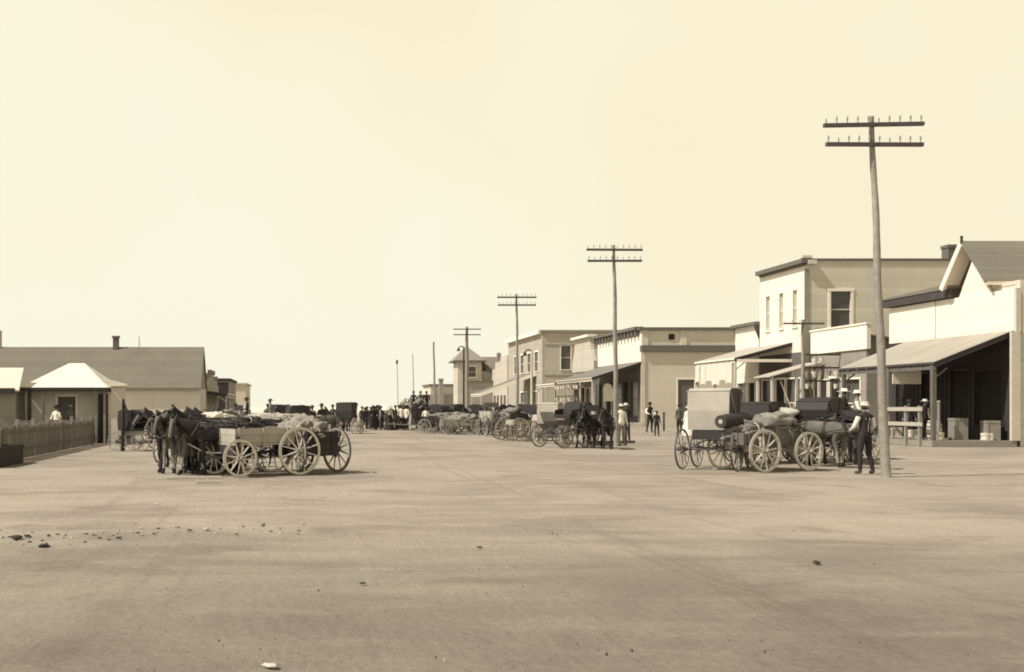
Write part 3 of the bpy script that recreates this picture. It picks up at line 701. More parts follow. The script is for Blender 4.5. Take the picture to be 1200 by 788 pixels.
wl = MB(); wl.wall((GX+.205,43.6,0),EX,-EY,11,0,7.0,[(.15,1.3,4.9,6.4)],.2); wl.bx(GX+.21,GX+11,43.81,52.7,6.95,7.0); B.part('side_wall', wl, 'tan_wall')
B.window((GX+.205,43.6,0),EX,-EY,.15,1.3,4.9,6.4,fw=.07)
q = MB(); q.bx(GX-.25,GX+.12,43.46,43.595,.26,4.9); q.bx(GX-.06,GX+.15,43.46,43.595,4.903,6.75); B.part('corner_board', q, 'wood_pale')
B.canopy(43.7,51.4,GX-.035,4.96,27.3,3.62,'shingle_pale',(43.95,47.2,51.1),zpost=.25,under='wood_dark',post_m='wood_mid',fascia='dark_trim',pw=.17)
walk = MB(); walk.bx(27.1,GX-.005,43.5,53.5,0,.25); B.part('boardwalk', walk, 'wood_grey')
q = MB(); q.bx(GX+.24,GX+.42,43.65,45.12,6.76,7.12); q.bx(GX+.42,GX+9,43.66,45.1,7.01,7.1); B.part('upper_wall', q, 'tan_wall')
# things under its canopy
t = Building('hanging_sign', (28.1,47.0,2.9), 'blank pale board hanging under the dark canopy end', 'sign')
q = MB(); q.bx(27.45,28.75,46.97,47.03,2.75,3.38); t.part('board', q, 'cream_wall'); q = MB(); q.bx(27.40,28.80,46.96,47.04,3.383,3.43)
for x in (27.6,28.6): q.bx(x-.012,x+.012,46.99,47.01,3.43,3.62+(x-27.3)*.394-.1)
t.part('hanger', q, 'iron')
t = Building('hitching_rail', (27.0,45.4,0), 'pale two bar hitching rail before the dark shop windows', 'rail')
for y in (44.3,45.3,46.7): q = MB(); q.bx(27.0,27.12,y-.06,y+.06,0,1.75); t.part('post', q, 'wood_grey')
for z in (.95,1.6): q = MB(); q.bx(26.95,26.997,44.0,46.9,z-.085,z+.085); t.part('rail', q, 'canvas')
def crate(x,y,z,w,d,h,label,m='wood_pale',group=None):
    o = empty('crate',(x,y,z),random.uniform(-.2,.2),label,'crate',group)
    b = MB(); b.bx(-w/2,w/2,-d/2,d/2,0,h); b.build('box',M[m],o); s = MB()
    for zz in (.06,h-.06):
        s.bx(-w/2-.02,w/2+.02,-d/2-.022,-d/2-.002,zz-.04,zz+.04); s.bx(-w/2-.022,-w/2-.002,-d/2,d/2,zz-.04,zz+.04)
    for xx in (-w/2+.04,w/2-.04): s.bx(xx-.04,xx+.04,-d/2-.04,-d/2-.023,0,h)
    s.build('batten',M[m],o); return o
crate(29.15,45.0,.253,.55,.5,.95,'upright grey crate in the dark under the right canopy','wood_grey')
crate(30.1,44.3,.253,.55,.5,.85,'grey crate standing against the white corner board at right','wood_grey')
crate(29.75,44.0,.253,.30,.3,.32,'low white box on the boardwalk edge beside the right corner','canvas_white')
crate(27.9,44.4,.253,.34,.3,.34,'small pale box on the boardwalk by the canopy post','wood_pale')
crate(27.75,46.0,.253,.42,.4,.42,'white box behind the hitching rail','canvas_white')
crate(27.7,47.3,.253,.5,.4,.5,'white bale farther along behind the hitching rail','canvas_white')
def barrel(x,y,z,label,m='wood_grey',sc=1):
    o = empty('barrel',(x,y,z),0,label,'barrel'); o.scale=(sc,)*3
    b = MB(); b.tube([(0,0,0),(0,0,.2),(0,0,.42),(0,0,.64),(0,0,.84)],[.24,.285,.30,.285,.24],18); b.build('staves',M[m],o)
    for z_,r in ((.08,.262),(.26,.298),(.58,.298),(.76,.262)): h=MB(); h.ring(r-.01,r+.008,.04,24); h.v=[Vector((p.x,p.z,p.y+z_)) for p in h.v]; h.build('hoop',M['iron'],o)
barrel(28.05,44.9,.253,'pale barrel standing beside the nearest canopy post at right','wood_pale')

barrel(-9.6,47.9,0,'grey barrel standing on the porch corner of the hipped house')
crate(-7.6,46.6,0,.6,.5,.5,'dark crate on the ground by the lean-to of the hipped house','wood_dark')
# white false-front shop beyond the two-storey store
B = Building('corner_shop', (FX,67.3,0), 'narrow white shop front with dark bracketed cornice beside the store canopy')
fh=[(.5,1.5,.3,3.3),(1.8,3.1,.6,3.3)]
wl = MB(); wl.wall((FX,67.305,0),EY,-EX,3.5,0,7.1,fh,.2); wl.bx(FX+.2,FX+7,70.6,70.8,0,6.5); B.part('front_wall', wl, 'white_paint')
B.door((FX,67.305,0),EY,-EX,*fh[0]); B.window((FX,67.305,0),EY,-EX,*fh[1],fw=.07)
cn = MB(); cn.bx(FX-.32,FX+.25,67.15,70.95,7.105,7.3); B.part('cornice', cn, 'brown_trim')
cn = MB(); cn.prism([(FX-.02,6.2),(FX-.30,6.95),(FX-.30,7.1),(FX-.02,7.1)],'y',67.12,67.30); B.part('bracket', cn, 'dark_trim')
rf = MB(); rf.bx(FX+.2,FX+7,67.31,70.6,6.4,6.5); B.part('roof', rf, 'shingle')

# long corner block with panelled parapet
B = Building('corner_block_building', (FX,90,0), 'long cream corner building with panelled parapet and one tall dark side door')
fh=[(.8,3.0,.9,3.9),(3.5,4.9,.36,4.0),(5.4,7.8,.9,3.9),(8.3,9.7,.36,4.0),(10.1,12.3,.9,3.9)]
wl = MB(); wl.wall((FX,90,0),EY,-EX,13,5.701,8.35,(),.3); B.part('front_wall', wl, 'white_paint'); wl = MB(); wl.wall((FX,90,0),EY,-EX,13,0,5.7,fh,.3); B.part('shade_toned_front', wl, 'wood_mid')  # darker colour of the lower wall stands in for shade under the canopy
for h in (fh[0],fh[2],fh[4]): B.window((FX,90,0),EY,-EX,*h,frame='wood_mid',fw=.12)
for h in (fh[1],fh[3]): B.door((FX,90,0),EY,-EX,*h,frame='wood_mid')
wl = MB(); wl.wall((FX+.3,90,0),EX,-EY,17,0,6.55,[(2.9,4.35,.1,4.1)],.3); wl.bx(FX+17,FX+17.3,90.3,103,0,6.55); B.part('side_wall', wl, 'cream_wall')
B.door((FX+.3,90,0),EX,-EY,2.9,4.35,.1,4.1,m='wood_mid')
wl = MB(); wl.bx(FX-.05,FX+17.4,89.72,90.3,6.553,7.1); B.part('band', wl, 'brown_trim')
wl = MB(); wl.bx(FX+.3,FX+17.3,90.0,90.3,7.103,8.45)
B.part('parapet', wl, 'cream_wall')
for x in (FX+.02,FX+3.4,FX+8.2,FX+13): q=MB(); q.bx(x,x+.55,89.90,89.997,7.105,8.44); B.part('pilaster', q, 'tan_wall')
q=MB(); q.bx(FX-.25,FX+17.5,89.75,90.35,8.455,8.68); B.part('coping', q, 'brown_trim')
q=MB(); q.bx(FX+2.4,FX+2.9,89.93,89.995,7.6,8.1); B.part('vent', q, 'dark_in')
q=MB(); q.bx(FX-.5,FX+.3,90.36,103.3,8.5,8.78); B.part('cornice', q, 'brown_trim')
y=90.5
while y<103: q=MB(); q.bx(FX-.38,FX-.003,y,y+.32,8.0,8.49); B.part('dentil', q, 'brown_trim'); y+=.95
q=MB(); q.bx(FX+.3,FX+17,90.3,103,7.2,7.3); B.part('roof', q, 'shingle')
q=MB(); q.bx(FX-.06,FX+.28,89.90,89.997,0,6.55); B.part('corner_board', q, 'tan_wall')
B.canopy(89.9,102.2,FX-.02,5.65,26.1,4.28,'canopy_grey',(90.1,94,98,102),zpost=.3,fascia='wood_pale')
walk = MB(); walk.bx(25.9,FX-.01,89.6,103,0,.3); B.part('boardwalk', walk, 'wood_pale')

def rack(loc, along, w, rows, z0, z1, label, pails):
    """open rack hung with pale pails"""
    loc = Vector(loc); along = Vector(along)
    o = empty('display_rack', loc, 0, label, 'rack')
    q = MB()
    for a in (0,w): q.beam(along*a+EZ*.0,along*a+EZ*z1,.09,.09)
    q.build('upright', M['wood_dark'], o)
    for r in range(rows):
        z = z0+(z1-z0)*(r+.95)/rows
        q = MB(); q.beam(EZ*z-along*.1,EZ*z+along*(w+.1),.10,.09); q.build('shelf_rail', M['wood_dark'], o)
    for r in range(rows):
        z = z0+(z1-z0)*(r+.95)/rows
        for k in range(pails):
            if random.random()<.12: continue
            p = empty('hanging_pail', loc+along*(w*(k+.5)/pails+random.uniform(-.05,.05))+EZ*(z-.05), 0, 'pale pail hung in rows on '+label.split(' hung')[0], 'pail', 'pails on '+label.split(' hung')[0])
            k_ = random.uniform(.8,1.25); p.scale=(k_,k_,k_)
            link('bucket', PAIL[random.random()<.35], p); link('handle', PAILH, p)
b = MB(); b.tube([(0,0,-.42),(0,0,-.14)],[.10,.14],12); b.ring(.13,.15,.02,16); 
PAIL = {False: b.mesh('bucket',M['canvas_white']), True: b.mesh('bucket',M['wood_grey'])}
b = MB(); b.tube([(-.14,0,-.14),(-.1,0,-.02),(0,0,.03),(.1,0,-.02),(.14,0,-.14)],.008,5); PAILH = b.mesh('handle',M['iron'])
rack((25.85,93.2,0),EY,8.2,2,1.6,3.95,'tall dark rack at the long canopy edge hung with white pails',9)
rack((28.4,57.2,.253),EX,2.5,3,2.2,4.4,'open frame in front of the small store hung with white pails',6)
t = Building('leaning_sign', (27.6,91.2,.3), 'round shouldered blank white board under the long canopy', 'sign')
q = MB(); prof=[(27.55,2.2),(28.35,2.2),(28.4,3.2),(28.2,3.65),(27.95,3.8),(27.65,3.75),(27.5,3.4)]; q.prism(prof,'y',91.17,91.23); t.part('board', q, 'canvas_white'); q=MB(); q.bx(27.62,27.72,91.18,91.22,.3,2.2); q.bx(28.18,28.28,91.18,91.22,.3,2.2); t.part('leg', q, 'wood_grey')

# shaped parapet front beyond the corner block
B = Building('shaped_front_shop', (FX,104,0), 'tall narrow shop with tapering pale parapet beyond the long cream building')
wl = MB(); wl.wall((FX,104,0),EY,-EX,8,0,5.4,[(.8,3,.8,3.6),(3.6,4.8,.3,3.7),(5.4,7.4,.8,3.6)],.3); B.part('front_wall', wl, 'tan_dark')
for h in ((.8,3,.8,3.6),(5.4,7.4,.8,3.6)): B.window((FX,104,0),EY,-EX,*h,fw=.1)
B.door((FX,104,0),EY,-EX,3.6,4.8,.3,3.7)
q = MB(); q.prism([(104,5.405),(112,5.405),(112,6.4),(111.2,7.6),(110.9,8.9),(105.4,8.9),(105.0,7.6),(104,6.4)],'x',FX-.1,FX+.25); B.part('parapet', q, 'far_white')
q = MB(); q.bx(FX-.5,FX+.5,105.0,111.3,8.903,9.15); B.part('cornice', q, 'white_trim')
q = MB(); q.bx(FX+.31,FX+6,104.05,112,5.0,7.4); B.part('rear_block', q, 'tan_dark')
B.canopy(104,112,FX-.11,5.0,26.4,4.1,'canopy_grey',(104.2,108,111.8),zpost=0)

# two-storey brick block
B = Building('brick_block', (FX,126,0), 'pale two storey brick block with one tall dark side window', )
wl = MB(); wl.wall((FX,126,0),EY,-EX,20,0,10.7,[(2,4,6.2,8.6),(6,8,6.2,8.6),(10,12,6.2,8.6),(14,16,6.2,8.6),(2,5,.8,3.6),(8,12,.8,3.6)],.3); B.part('front_wall', wl, 'brick_front')
for u0 in (2,6,10,14): B.window((FX,126,0),EY,-EX,u0,u0+2,6.2,8.6,fw=.15)
for h in ((2,5,.8,3.6),(8,12,.8,3.6)): B.window((FX,126,0),EY,-EX,*h,fw=.15)
wl = MB(); wl.wall((FX+.3,126,0),EX,-EY,22,0,10.9,[(2.0,3.2,6.3,9.2),(8,9.2,6.3,9.2)],.3); wl.bx(FX+.3,FX+22,126.3,146,9.8,9.9); B.part('side_wall', wl, 'brick')
for u0 in (2,8): B.window((FX+.3,126,0),EX,-EY,u0,u0+1.2,6.3,9.2,fw=.1)
q = MB(); q.bx(FX-.3,FX+22.5,125.7,126.3,10.905,11.15); q.bx(FX+.3,FX+22.3,125.93,125.997,5.5,5.65); q.bx(FX+.3,FX+22.3,125.93,125.997,9.25,9.4); B.part('string_course', q, 'tan_dark')
q = MB(); q.bx(FX-.5,FX+.3,126.35,146,10.71,11.2); B.part('cornice', q, 'white_trim')
B.canopy(129,136,FX-.02,6.0,23.4,3.35,'canopy_grey',(129.2,135.6),fascia='white_trim',th=.12)
q=MB(); q.beam((23.35,128.95,3.2),(FX-.03,128.95,5.86),.06,.42); B.part('end_board', q, 'white_trim')

# pale stepped front beyond the brick block
B = Building('stepped_shop', (FX,147,0), 'pale stepped shop front between the brick block and the tower roofed house')
q = MB(); q.prism([(146.6,0),(158,0),(158,7.4),(155.5,7.4),(155.5,8.4),(151.5,8.4),(151.5,9.1),(146.6,9.1)],'x',FX-.02,FX+.3); B.part('front_wall', q, 'far_white')
q = MB(); q.bx(FX+.31,FX+9,147,157,0,7.0); B.part('body', q, 'tan_dark')
for y0 in (147.6,150,152.6,155): q = MB(); q.bx(FX-.06,FX-.024,y0,y0+1.4,.6,3.4); B.part('window', q, 'glass')

# house with pyramid tower roof
B = Building('tower_house', (27,158,0), 'distant white house with dark pyramid tower roof and small square window', 'house')
q = MB(); q.wall((25.2,158,0),EX,-EY,3.7,0,8.8,[(1.7,2.8,6.3,7.9)],.25); q.wall((25.2,158.25,0),EY,-EX,4,0,8.8,(),.25); B.part('tower_wall', q, 'far_white')
B.window((25.2,158,0),EX,-EY,1.7,2.8,6.3,7.9,fw=.1)
q = MB(); a=Vector((26.9,160.2,11.2)); e=[(24.6,157.6,8.85),(29.5,157.6,8.85),(29.5,162.8,8.85),(24.6,162.8,8.85)]
q.add(e+[a],[(0,1,4),(1,2,4),(2,3,4),(3,0,4),(3,2,1,0)]); B.part('tower_roof', q, 'wood_grey')
q = MB(); q.bx(24.5,29.6,157.4,163,8.62,8.80); B.part('eave', q, 'wood_mid')
q = MB(); q.bx(26.2,38,157.2,157.97,0,5.6); q.bx(29.0,33,158.3,166,0,7.2); B.part('wing_wall', q, 'grey_wall')
q = MB(); q.prism([(158.0,7.205),(162,9.6),(166.3,7.205)],'x',29.6,32.3); q.bx(26.1,38.2,156.9,157.99,5.603,5.75); B.part('wing_roof', q, 'shingle')
q = MB(); q.bx(31.9,32.5,161,161.7,8.5,10.2); B.part('chimney', q, 'tan_dark')

# low distant shed row
B = Building('low_shop', (24.6,185,0), 'low distant flat roofed shop with pale chimney standing before it')
q = MB(); q.wall((24.6,185,0),EX,-EY,7,0,5.5,[(5.6,6.4,2.4,4.6)],.25); q.bx(24.6,24.85,185.3,195,0,5.5); B.part('wall', q, 'cream_wall'); B.window((24.6,185,0),EX,-EY,5.6,6.4,2.4,4.6,frame='wood_mid')
q = MB(); q.bx(24.3,32,184.6,195,5.503,5.8); B.part('roof', q, 'wood_mid')
q = MB(); q.bx(25.6,26.3,181,181.7,0,6.4); q.bx(25.5,26.4,180.9,181.8,6.403,6.7); B.part('chimney', q, 'tan_dark')
q = MB(); q.bx(22.5,31.5,182,184.5,0,3.9); B.part('front_annex', q, 'grey_wall')

# ------------------------------------------------------------------ buildings, left side
B = Building('long_hall', (-6.7,72.7,0), 'long low hall with a plain brown shingle roof behind the left wagons', 'building')
q = MB(); q.wall((-40,72.9,0),EX,-EY,33.3,0,3.0,(),.25); q.bx(-6.95,-6.7,73.16,77.6,0,3.0); B.part('wall', q, 'hall_wall')
q = MB(); q.prism([(72.58,2.93),(75.2,5.95),(77.9,2.93),(77.9,3.03),(75.2,6.1),(72.58,3.06)],'x',-40,-6.62); B.part('roof', q, 'shingle')
q = MB(); q.prism([(73.0,3.0),(75.2,5.85),(77.6,3.0)],'x',-6.95,-6.72); B.part('gable', q, 'tan_dark')
q = MB(); q.bx(-13.3,-12.9,75.0,75.4,5.9,6.75); q.bx(-13.36,-12.84,74.95,75.45,6.753,6.9); B.part('chimney', q, 'wood_mid')
q = MB(); q.tube([(-11.4,75.2,6.0),(-11.4,75.2,6.85)],.03,8); B.part('stovepipe', q, 'wood_grey')
q = MB(); q.bx(-21.62,-21.5,75.1,75.25,5.9,7.3); B.part('stack', q, 'wood_grey')

B = Building('hip_roofed_house', (-12.6,48,0), 'small house with a bright pale hipped roof and shaded porch', 'house')
q = MB(); e=[(-12.75,47.5,2.6),(-8.65,47.5,2.6),(-8.65,52.2,2.6),(-12.75,52.2,2.6)]; r=[(-10.95,49.8,3.82),(-10.2,49.8,3.82)]
q.add(e+r,[(0,1,5,4),(1,2,5),(2,3,4,5),(3,0,4),(3,2,1,0)]); B.part('roof', q, 'roof_pale')
q = MB(); q.bx(-12.8,-8.6,47.45,52.25,2.45,2.597); B.part('eave', q, 'wood_dark')
q = MB(); q.wall((-12.5,48.7,0),EX,-EY,3.6,0,2.44,[(1.25,2.1,.15,2.2)],.2); q.bx(-9.1,-8.9,48.91,52,0,2.44); q.bx(-12.5,-12.3,48.91,52,0,2.44); B.part('wall', q, 'hall_wall')
B.door((-12.5,48.7,0),EX,-EY,1.25,2.1,.15,2.2,m='wood_mid')
for x in (-12.5,-11.7,-9.25,-8.85): q = MB(); q.bx(x-.05,x+.05,47.7,47.8,0,2.44); B.part('porch_post', q, 'wood_grey')
q = MB(); q.bx(-9.2,-8.85,48.0,48.695,0,2.3); B.part('shutter', q, 'wood_dark')
q = MB(); q.prism([(-8.6,2.95),(-7.85,2.75),(-7.85,2.66),(-8.6,2.66)],'y',47.55,48.3); B.part('lean_to_roof', q, 'roof_pale')
q = MB(); q.bx(-8.55,-7.95,47.75,48.25,0,2.655); B.part('lean_to_wall', q, 'hall_wall')
B = Building('low_shed', (-13,47.2,0), 'low shed with pale sloping roof at the left edge', 'shed')
q = MB(); q.wall((-21,47.4,0),EX,-EY,8.1,0,2.5,(),.2); q.bx(-13.1,-12.9,47.61,51,0,2.5); B.part('wall', q, 'tan_dark')
q = MB(); q.prism([(46.9,2.47),(47.7,3.52),(47.8,3.52),(46.98,2.40)],'x',-21,-12.62); B.part('roof', q, 'roof_pale')
q = MB(); q.bx(-21,-12.80,46.82,46.897,2.3,2.56); B.part('eave_board', q, 'wood_dark')

t = Building('picket_fence', (-8.8,39,0), 'weathered close picket fence in front of the hipped house', 'fence')
q = MB(); y=31.0
while y<47:
    h = 1.12+random.uniform(-.08,.05); w=.10; ln=random.uniform(-.02,.02); x=-8.9+ (y-31)*-.02
    q.prism([(y,0),(y+w,0),(y+w+ln,h-.06),(y+w/2+ln,h),(y+ln,h-.06)],'x',x-.012,x+.012); y += .13+random.uniform(0,.02)+(.1 if random.random()<.05 else 0)
t.part('pickets', q, 'fence')
for z in (.35,.9): q=MB(); q.beam((-8.925,31,z),(-9.245,47,z),.025,.09); t.part('rail', q, 'wood_grey')
for i in range(8): y=31.1+i*2.25; x=-8.98+(y-31)*-.02; q=MB(); q.bx(x-.06,x+.06,y-.06,y+.06,0,1.3); t.part('post', q, 'wood_grey')
t = Building('return_fence', (-10.5,46.4,0), 'short board fence running back to the hipped house wall', 'fence')
q = MB(); x=-16.5
while x<-9.4: q.bx(x,x+.13,46.38,46.41,.02,1.12+random.uniform(-.05,.05)); x+=.15
t.part('pickets', q, 'fence'); q=MB(); q.bx(-16.5,-9.35,46.415,46.45,.7,.8); q.bx(-16.5,-9.35,46.415,46.45,.25,.35); t.part('rail', q, 'wood_grey')
t = Building('water_trough', (-8.4,30.2,0), 'dark wooden trough at the left edge by the fence', 'trough')
q = MB(); q.prism([(-8.95,.0),(-8.35,.0),(-8.25,.55),(-9.05,.55)],'y',28.6,28.66); q.prism([(-8.95,.0),(-8.35,.0),(-8.25,.55),(-9.05,.55)],'y',31.2,31.26); q.beam((-9.0,28.6,.28),(-9.0,31.26,.28),.05,.56); q.beam((-8.3,28.6,.28),(-8.3,31.26,.28),.05,.56); q.bx(-8.95,-8.35,28.66,31.2,.02,.07); t.part('body', q, 'wood_dark')
q = MB(); q.bx(-8.96,-8.34,28.68,31.18,.40,.42); t.part('water', q, 'glass')

B = Building('stepped_front_store', (-7.4,78.5,0), 'grey store with stepped parapet and small canopy beyond the hall')
q = MB(); q.bx(-14,-7.4,83.5,97,0,3.3); B.part('wall', q, 'grey_wall')
q = MB(); q.prism([(83.3,0),(97.2,0),(97.2,3.6),(94.8,3.6),(94.8,4.1),(91.5,4.1),(91.5,4.5),(88.5,4.5),(88.5,4.1),(85.5,4.1),(85.5,3.6),(83.3,3.6)],'x',-7.395,-7.2); q.bx(-9.6,-7.2,83.1,83.29,0,4.2); B.part('false_front', q, 'grey_wall')
q = MB(); 
for y,z in ((88.5,4.5),(91.5,4.5),(94.8,4.1),(85.5,4.1)): q.bx(-7.5,-7.1,y-.25,y+.25,z+.003,z+.4)
B.part('parapet_block', q, 'wood_mid')
B.canopy(83.6,96.5,-7.19,3.0,-5.45,2.8,'roof_pale',(83.8,88,92,96.3),fascia='white_trim')
q = MB(); q.bx(-9.4,-7.45,82.9,83.08,0,2.3); B.part('doorway', q, 'dark_in')
B = Building('dark_shop', (-7.2,108,0), 'dark fronted shop beyond the stepped store')
q = MB(); q.bx(-13,-6.75,106,118,0,4.4); B.part('wall', q, 'tan_dark'); q = MB(); q.bx(-13.2,-6.6,105.8,118.2,4.403,4.65); B.part('cornice', q, 'wood_dark')
q = MB(); q.bx(-7.9,-6.85,105.9,105.99,0,4.2); B.part('door', q, 'wood_dark')
B = Building('pale_shop', (-7,133,0), 'last pale plain building at the far end of the left side')
q = MB(); q.bx(-14,-6.3,132,146,0,4.6); B.part('wall', q, 'tan_wall'); q = MB(); q.bx(-14.2,-6.1,131.8,146.2,4.603,4.8); B.part('coping', q, 'tan_wall')

# ------------------------------------------------------------------ poles
def telegraph(x, y, h, lean, label, arms=2, ins=10, r0=.112, r1=.060, m='pole', armm='arm', armw=2.42, tilt=0.0):
    o = empty('telegraph_pole',(x,y,0),0,label,'pole'); 
    q = MB(); n=22; pts=[]; rs=[]
    for i in range(n+1):
        k=i/n; pts.append((lean*k*h + .02*math.sin(k*3.1)*(1 if arms else .3)+.012*math.sin(k*17+x), .02*math.sin(k*5+y), -.05+(h+.05)*k)); rs.append((r0+(r1-r0)*k)*(1+.05*math.sin(i*2.3+x)))
    q.tube(pts,rs,14); q.build('shaft',M[m],o)
    for a in range(arms):
        z=h-.22-.48*a; w=armw*(1-.03*a); xx=lean*z; tl = tilt*(1 if a==0 else -.2)
        q=MB(); q.beam((xx-w/2,-r1-.055,z-tl*w/2),(xx+w/2,-r1-.055,z+tl*w/2),.085,.09); c=q.build('crossarm',M[armm],o)
        b=MB(); b.beam((xx-.05,-r1-.105,z),(xx+.05,-r1-.105,z),.01,.05); b.build('bolt_plate',M['iron'],c)
        for i in range(ins):
            k=-1+2*i/(ins-1) if ins>1 else 0
            if abs(k)<.08: continue
            px_=xx+k*(w/2-.06); e=link('insulator',INS if (i*7+a*3)%5 else INS2,c,(px_,-r1-.055,z+.06+tl*k*w/2))
    return o
b=MB(); b.tube([(0,0,0),(0,0,.08)],.014,6); b.tube([(0,0,.06),(0,0,.09),(0,0,.13),(0,0,.16)],[.018,.024,.02,.010],8); INS=b.mesh('insulator',M['glassy'])
b=MB(); b.tube([(0,0,0),(0,0,.10)],.012,6); INS2=b.mesh('insulator',M['iron'])
p=at(1038,48.2); telegraph(p.x,p.y,8.75,-.042,'tall leaning telegraph pole with two crossarms beside the man at right',tilt=.018)
p=at(722,27.0); telegraph(p.x,p.y,8.72,-.012,'telegraph pole standing by the black horses before the long canopy',tilt=-.006)
p=at(606.5,18.9); telegraph(p.x,p.y,8.7,-.008,'telegraph pole in front of the pale brick block')
p=at(547,13.4); telegraph(p.x,p.y,8.7,.0,'telegraph pole beside the distant tower roofed house',ins=0,r0=.2,r1=.12)
p=at(510,10.9); telegraph(p.x,p.y,8.7,-.02,'bare distant pole right of the wagon with seated riders',arms=0,m='wood_grey',r0=.13,r1=.09)
p=at(485,8.9); telegraph(p.x,p.y,8.7,-.02,'bare thin distant pole rising above the wagon with seated riders',arms=0,m='wood_pale',r0=.12,r1=.08)  # pale timber colour stands in for haze over this distant pole
p=at(466.5,7.6); o=telegraph(p.x,p.y,8.7,-.02,'faintest distant pole with a dark knob on top, behind the crowd',arms=0,m='wood_pale',r0=.11,r1=.08)  # haze again put into the pale shaft colour
b=MB(); b.blob((-.17,0,8.6),(.2,.2,.4),1,.1,2); b.build('cap',M['wood_mid'],o)
p=at(941,21.5); telegraph(p.x,p.y,6.45,-.004,'short single armed pole in front of the two storey store',arms=1,ins=6,r0=.11,r1=.08,armw=2.2)
def lamp(px,s,h,label,m):
    p=at(px,s); o=empty('street_lamp',p,0,label,'lamp')
    q=MB(); q.tube([(0,0,0),(0,0,h-.4),(0,0,h)],[.10,.075,.07],10); q.build('post',M[m],o)
    q=MB(); q.tube([(0,0,h-.05),(-.1,0,h+.05),(-.35,0,h+.03),(-.48,0,h-.12)],.05,8); q.build('bracket',M['iron'],o)
    q=MB(); q.tube([(-.48,0,h-.38),(-.48,0,h-.2),(-.48,0,h-.1)],[.15,.12,.04],10); q.build('lantern',M['wood_dark'],o)
lamp(543.5,13.0,7.1,'hooked street lamp post close beside the distant pole','wood_dark')
lamp(623,16.5,5.7,'pale lamp post with dark lantern before the brick block','wood_pale')
def post(px,s,h,label,m='wood_dark',r=.07):
    p=at(px,s); o=empty('hitching_post',p,0,label,'post'); q=MB(); q.tube([(0,0,0),(0,0,h)],[r,r*.85],9); q.blob((0,0,h),(r*1.2,)*3,0,0,2); q.build('post_shaft',M[m],o)
    q=MB(); q.tube([(r+.05*math.cos(t),0,h-.2+.05*math.sin(t)) for t in [k*math.pi/5 for k in range(11)]],.01,5); q.build('ring',M['iron'],o)
post(778,16.5,1.25,'lone dark hitching post by the cream side wall')
post(733,26.0,1.55,'dark hitching post right of the black horses')
post(1100,27.0,1.9,'pale hitching post at the boardwalk edge below the canopy','wood_grey')

# ------------------------------------------------------------------ wagons, buggies, horses
def on(v, x, y, z):
    """world point of a spot given in a vehicle's own frame"""
    return v.location + Matrix.Rotation(v.rotation_euler.z,4,'Z') @ Vector((x,y,z))
def rider(v, x, y, zseat, colors, label, hat=None, turn=0, group=None, skirt=None, sc=1.0, brim=.175):
    return person(on(v,x,y,zseat-.87*sc), v.rotation_euler.z-R(90)+R(turn), 'sit', colors, label, hat, group, sc, False, None, brim)
DK = ('cloth_dark','cloth_dark','cloth_dark'); BR=('cloth_brown','cloth_brown','cloth_dark'); WS=('cloth_white','cloth_white','cloth_dark'); GR=('cloth_grey','cloth_grey','cloth_brown'); VE=('cloth_dark','cloth_white','cloth_dark')

# left group
w1 = farm_wagon(301,46.6,211,'pale high wheeled farm wagon nearest on the left, its wheels bleached white',box='box_pale',wh='wheel_pale',tongue=False,seat=False,length=2.3,low=.02,sides=.40,wb=.84,axle='wood_dark',rf=.46,rr=.60,boff=-.26)
w2 = farm_wagon(350,44.6,126,'low dark wagon under a bulging pale tarpaulin behind the nearest left wagon',box='box_dark',wh='wheel_grey',load=('canvas_dull',1.2,.50,4),seat=False,tongue=False,length=2.0,low=.33,sides=.60,wb=.72,axle='wood_dark',rf=.45,rr=.58)
horse(256,46.6,206,'mid','black_coat','black rumped horse in harness nearest the pale left wagon',sc=.88)
horse(241,45.6,214,'mid','bay','bay horse just left of the black rumped horse in the left team',sc=.90)
horse(228,46.2,232,'mid','bay','brown horse with lowered head and pale shins at the front of the left team','grey_coat',sc=.92)
horse(236,43.0,202,'mid','dun','dusty brown horse in the middle of the left team','grey_coat',sc=.90)
horse(210,45.6,240,'mid','dun','leftmost horse of the left team facing the open street','grey_coat',sc=.92)
horse(262,41.5,202,'up','bay','bay horse with raised head seen over the backs of the left team',sc=.95)
w3 = farm_wagon(268,34.5,188,'dark wagon with a pale plank along its side behind the left team',box='box_dark',wh='wheel_dark',load=('tarp_dark',1.4,.3,6),seat=True,tongue=False,length=2.6,low=.05,sides=.42)
w4 = farm_wagon(318,31,176,'wagon with a rounded white canvas load above the nearest left wagon',box='box_dark',wh='wheel_dark',load=('canvas',1.4,.30,9),seat=False,tongue=False,length=2.6,low=.0,sides=.45)
w5 = farm_wagon(247,35,200,'wagon heaped with white cloth behind the left team',box='box_pale',wh='wheel_dark',load=('canvas_white',1.4,.26,12),seat=False,tongue=False,length=1.7,low=-.1,sides=.45)
w8 = farm_wagon(219,38,258,'wagon with tall pale wheels left of the left team',box='box_dark',wh='wheel_pale',seat=False,tongue=False,length=1.7,low=.1,sides=.40,wb=.62)
b0 = buggy(160,30,-24,'small open buggy with dark hood folded and shafts propped up by the hipped house',hood='hood',body='box_pale',wh='wheel_grey',shafts=None,r0=.46,r1=.5,boxy=True)
b0.scale=(.9,.9,.72)
t = empty('propped_shafts',at(143,30.5),0,'pair of dark wagon shafts propped upright by the hipped house','shafts')
q=MB(); q.tube([(0,0,0),(.05,0,2.0)],[.06,.05],8); q.tube([(.02,0,1.95),(.45,.0,.95)],[.04,.04],8); q.tube([(0,.4,0),(.05,.1,1.9)],[.05,.04],8); q.build('shaft',M['wood_dark'],t)
